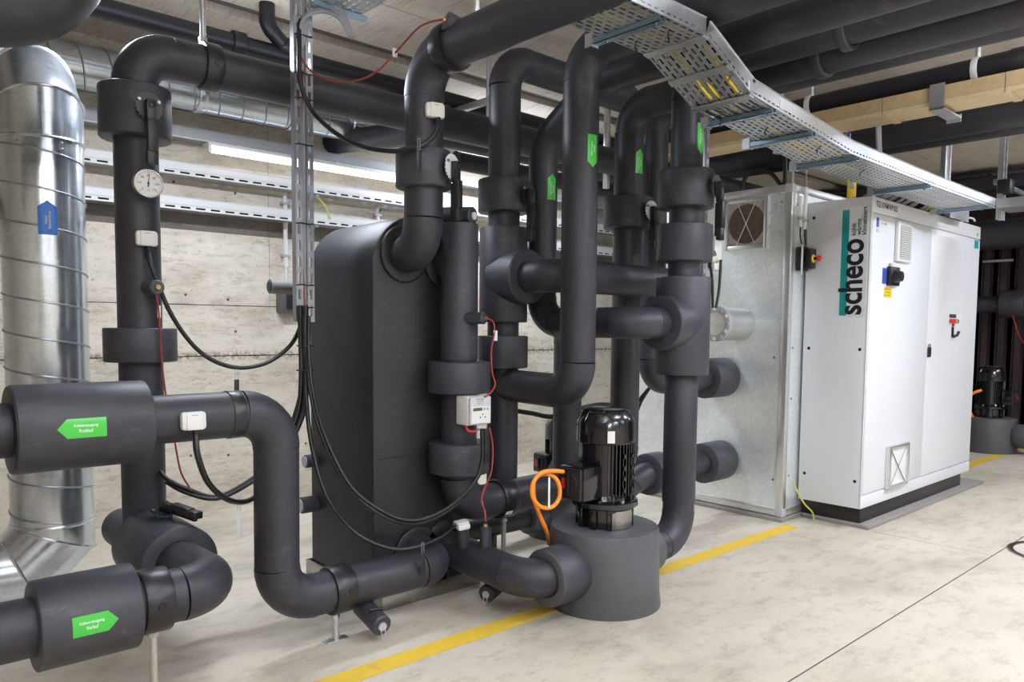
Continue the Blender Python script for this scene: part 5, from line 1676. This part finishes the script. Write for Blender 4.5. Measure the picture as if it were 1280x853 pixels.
# ================================================================== cables and wires
W = {
    'gauge_c':[(1.095,3.640,1.735),(1.101,3.600,1.652),(1.183,3.600,1.440),(1.305,3.600,1.275),(1.455,3.600,1.200),(1.606,3.580,1.212),(1.718,3.550,1.290),(1.754,3.500,1.382),(1.749,3.480,1.449)],
    'double_left':[(1.748,3.470,1.449),(1.754,3.470,1.154),(1.724,3.500,0.954),(1.625,3.500,0.757),(1.483,3.500,0.656),(1.337,3.520,0.600),(1.221,3.550,0.646),(1.150,3.600,0.692),(1.135,3.660,0.722)],
    'double_left2':[(1.751,3.450,1.449),(1.752,3.450,1.155),(1.722,3.470,0.957),(1.623,3.470,0.749),(1.470,3.470,0.647),(1.329,3.500,0.594),(1.210,3.550,0.632),(1.149,3.620,0.677)],
    'sensor_low':[(1.016,2.860,0.989),(1.014,2.840,0.917),(1.078,2.900,0.791),(1.204,3.000,0.690),(1.384,3.200,0.645),(1.555,3.350,0.716),(1.683,3.420,0.867),(1.741,3.440,1.038),(1.746,3.430,1.195),(1.749,3.430,1.449)],
    'meter1':[(1.767,3.440,1.449),(1.755,3.420,1.274),(1.739,3.360,1.083),(1.738,3.250,0.881),(1.801,3.140,0.660),(1.911,3.050,0.526),(2.044,2.980,0.460),(2.175,2.900,0.493),(2.299,2.840,0.602),(2.367,2.820,0.735),(2.366,2.820,0.908)],
    'meter2':[(1.770,3.430,1.449),(1.758,3.410,1.274),(1.746,3.350,1.083),(1.744,3.230,0.883),(1.807,3.120,0.662),(1.922,3.040,0.537),(2.040,2.960,0.480),(2.177,2.890,0.514),(2.306,2.830,0.623),(2.387,2.820,0.752),(2.386,2.820,0.906)],
    'noz':[(1.769,3.460,1.450),(1.757,3.440,1.273),(1.728,3.380,1.043),(1.714,3.300,0.820),(1.733,3.200,0.602),(1.782,3.050,0.460),(1.910,2.980,0.372),(2.035,2.930,0.355),(2.190,2.930,0.372),(2.262,2.945,0.392),(2.305,2.968,0.402)],
    'v3':[(1.770,3.500,2.896),(1.748,3.460,2.729),(1.746,3.450,2.577),(1.783,3.420,2.446),(1.831,3.300,2.327),(1.893,3.150,2.241),(1.957,2.980,2.198),(2.006,2.860,2.201),(2.072,2.830,2.253),(2.108,2.830,2.319),(2.115,2.840,2.347)],
    'red_top':[(1.768,3.480,2.852),(1.752,3.460,2.749),(1.759,3.450,2.673),(1.803,3.400,2.604),(1.854,3.300,2.559),(1.903,3.200,2.550),(1.949,3.100,2.577),(2.006,3.000,2.667),(2.020,2.880,2.725),(2.028,2.800,2.735),(2.036,2.703,2.725)],
    'red_strut':[(1.782,3.492,2.640),(1.778,3.500,2.393),(1.783,3.500,2.012),(1.779,3.500,1.704),(1.782,3.495,1.469)],
    'red_v1':[(1.101,3.560,1.562),(1.115,3.570,1.474),(1.125,3.580,1.314),(1.133,3.580,1.170),(1.157,3.600,1.022),(1.182,3.600,0.873),(1.207,3.600,0.722),(1.249,3.600,0.633),(1.231,3.550,0.614)],
    'red_v4':[(2.446,2.890,1.446),(2.467,2.860,1.430),(2.461,2.840,1.379),(2.433,2.830,1.281),(2.439,2.830,1.183),(2.451,2.820,1.123),(2.426,2.820,1.085),(2.385,2.820,1.060)],
    'red_m':[(2.417,2.820,0.908),(2.439,2.820,0.806),(2.395,2.780,0.698),(2.287,2.700,0.646),(2.201,2.620,0.616),(2.203,2.600,0.564),(2.208,2.600,0.519)],
    'orange':[(2.609,2.500,0.713),(2.533,2.500,0.726),(2.459,2.500,0.724),(2.408,2.500,0.681),(2.409,2.500,0.618),(2.461,2.500,0.565),(2.536,2.500,0.553),(2.584,2.500,0.592),(2.577,2.500,0.663),(2.543,2.520,0.703),(2.488,2.540,0.706),(2.471,2.560,0.667),(2.497,2.580,0.579),(2.550,2.600,0.497),(2.620,2.620,0.398),(2.719,2.700,0.297)],
    'behind':[(2.999,3.500,0.927),(3.183,3.500,0.885),(3.357,3.500,0.853),(3.540,3.500,0.819),(3.770,3.500,0.851),(4.015,3.500,0.869),(4.172,3.450,0.852)],
    'behind2':[(4.298,3.400,0.871),(4.311,3.300,0.986),(4.407,3.250,1.098),(4.522,3.200,1.240),(4.664,3.100,1.412)],
    'behind3':[(4.291,3.400,0.780),(4.297,3.350,0.898),(4.365,3.300,1.023),(4.448,3.280,1.095)],
    'v9a':[(4.307,2.750,1.848),(4.297,2.750,1.669),(4.266,2.750,1.539)],
    'v9b':[(4.180,2.750,1.840),(4.213,2.750,1.716),(4.230,2.750,1.539)],
}


def cable(key, name, label, r, mat, cat='cable', sub=6):
    return tag(obj(name, tube(spline(W[key], sub), r, 10), mat), label, cat)


cable('gauge_c', 'black_cable', 'black cable looping from the left riser sensor to the slotted riser', 0.0105, CABLE)
cable('double_left', 'black_cable', 'front cable of the pair sagging behind the swan neck to the left riser', 0.010, CABLE)
cable('double_left2', 'black_cable', 'rear cable of the pair sagging behind the swan neck to the left riser', 0.009, CABLE)
cable('sensor_low', 'black_cable', 'black cable hanging in a loop from the sensor on the upper left pipe', 0.0115, CABLE)
cable('meter1', 'black_cable', 'left cable of the pair sweeping across the heat exchanger to the meter', 0.010, CABLE)
cable('meter2', 'black_cable', 'right cable of the pair sweeping across the heat exchanger to the meter', 0.0095, CABLE)
cable('noz', 'black_cable', 'lowest black cable across the heat exchanger, ending at the lying sensor', 0.0105, CABLE)
cable('v3', 'black_cable', 'black cable sagging from the slotted riser top to the sensor near the overhead main', 0.011, CABLE)
cable('red_top', 'red_wire', 'red wire sagging under the ceiling from the slotted riser to the overhead main pocket', 0.0045, RED, 'wire')
cable('red_strut', 'red_wire', 'red wire running down inside the slotted riser', 0.0045, RED, 'wire')
cable('red_v1', 'red_wire', 'red wire hanging from the pocket of the left riser', 0.004, RED, 'wire')
cable('red_v4', 'red_wire', 'red wire from the pocket above the heat meter down to its top', 0.0045, RED, 'wire')
cable('red_m', 'red_wire', 'red wire from the heat meter down to the pipe in front of the pump', 0.0045, RED, 'wire')
cable('orange', 'orange_cable', 'orange cable coiled in a ring beside the front pump', 0.0105, ORANGE, 'cable', 8)
cable('behind', 'black_cable', 'black cable sagging behind the risers near the rear wall', 0.016, CABLE)
cable('behind2', 'black_cable', 'upper black cable running behind the right riser to the silver drum', 0.013, CABLE)
cable('behind3', 'black_cable', 'lower black cable bending down behind the right riser', 0.009, CABLE)
cable('v9a', 'black_cable', 'right cable under the silver sensor head by the galvanised housing', 0.009, CABLE)
cable('v9b', 'black_cable', 'left cable under the silver sensor head by the galvanised housing', 0.009, CABLE)
# bundle below the slotted riser
for i, (dx_, dy_) in enumerate(((-0.022, -0.02), (-0.006, -0.045), (0.010, -0.02))):
    bm = tube(spline([(1.766 + dx_, 3.49 + dy_, 1.50), (1.762 + dx_, 3.48 + dy_, 1.35), (1.752 + dx_ * 0.9, 3.46 + dy_, 1.18), (1.735 + dx_, 3.45 + dy_, 1.0), (1.68 + dx_, 3.45 + dy_, 0.87)], 6), 0.012, 10)
    tag(obj('corrugated_conduit', bm, CABLE), ('left', 'front', 'right')[i] + ' corrugated black conduit in the bundle below the slotted riser', 'conduit', 'black conduits below the slotted riser')
for i, c in enumerate(((1.757, 3.445, 1.30), (1.75, 3.435, 1.18))):
    tag(obj('cable_tie', ring((c[0], c[1], c[2]), (c[0], c[1], c[2] + 0.006), 0.042, 0.039, 20, 0.001), PLAST), ('upper', 'lower')[i] + ' black tie round the cable bundle below the slotted riser', 'cable tie', 'ties on the cable bundle')


def hang_tag(label, p, h, w, mat, wire=0.05):
    t = thing('cable_tag', label, 'tag', p)
    p = Vector(p)
    obj('wire_loop', tube([p + Vector((-0.006, 0, 0)), p + Vector((-0.006, 0, wire)), p + Vector((0.006, 0, wire)), p + Vector((0.006, 0, 0))], 0.0012, 6), GREYP, t)
    obj('tag_plate', box(p + Vector((-w / 2, -0.0015, -h)), p + Vector((w / 2, 0.0015, 0)), 0.001), mat, t)
    return t


hang_tag('black tag hanging on the cable loop left of the slotted riser', (1.472, 3.59, 1.14), 0.075, 0.024, PLAST)
hang_tag('pale tag hanging on the cable loop under the upper left pipe', (1.252, 3.05, 0.635), 0.115, 0.02, WHITEP)
hang_tag('black tag with print hanging on the cable across the lower right port', (2.045, 2.86, 0.345), 0.105, 0.024, PLAST)
hang_tag('pale tag hanging inside the orange cable ring', (2.505, 2.49, 0.70), 0.145, 0.012, WHITEP, 0.02)
hang_tag('black label under the cable at the lever valve over the heat exchanger port', (2.0, 2.83, 2.185), 0.085, 0.026, PLAST)
tag(obj('wire_flag', box((2.455, 2.838, 1.335), (2.480, 2.841, 1.385), 0.001), WHITEP), 'white flag on the red wire above the heat meter', 'tag')
tag(obj('wire_flag', box((1.112, 3.572, 1.43), (1.126, 3.575, 1.485), 0.001), WHITEP), 'white flag on the red wire of the left riser', 'tag')
tag(obj('wire_flag', box((1.985, 3.015, 2.635), (2.012, 3.018, 2.675), 0.001), WHITEP), 'white flag on the red wire under the ceiling', 'tag')
tag(obj('clamp_sticker', box((2.655, 2.958, 0.405), (2.70, 2.961, 0.425), 0.0, Matrix.Rotation(0.5, 3, 'X')), WHITEP), 'small white sticker on the clamp of the low pipe beside the meter', 'label')
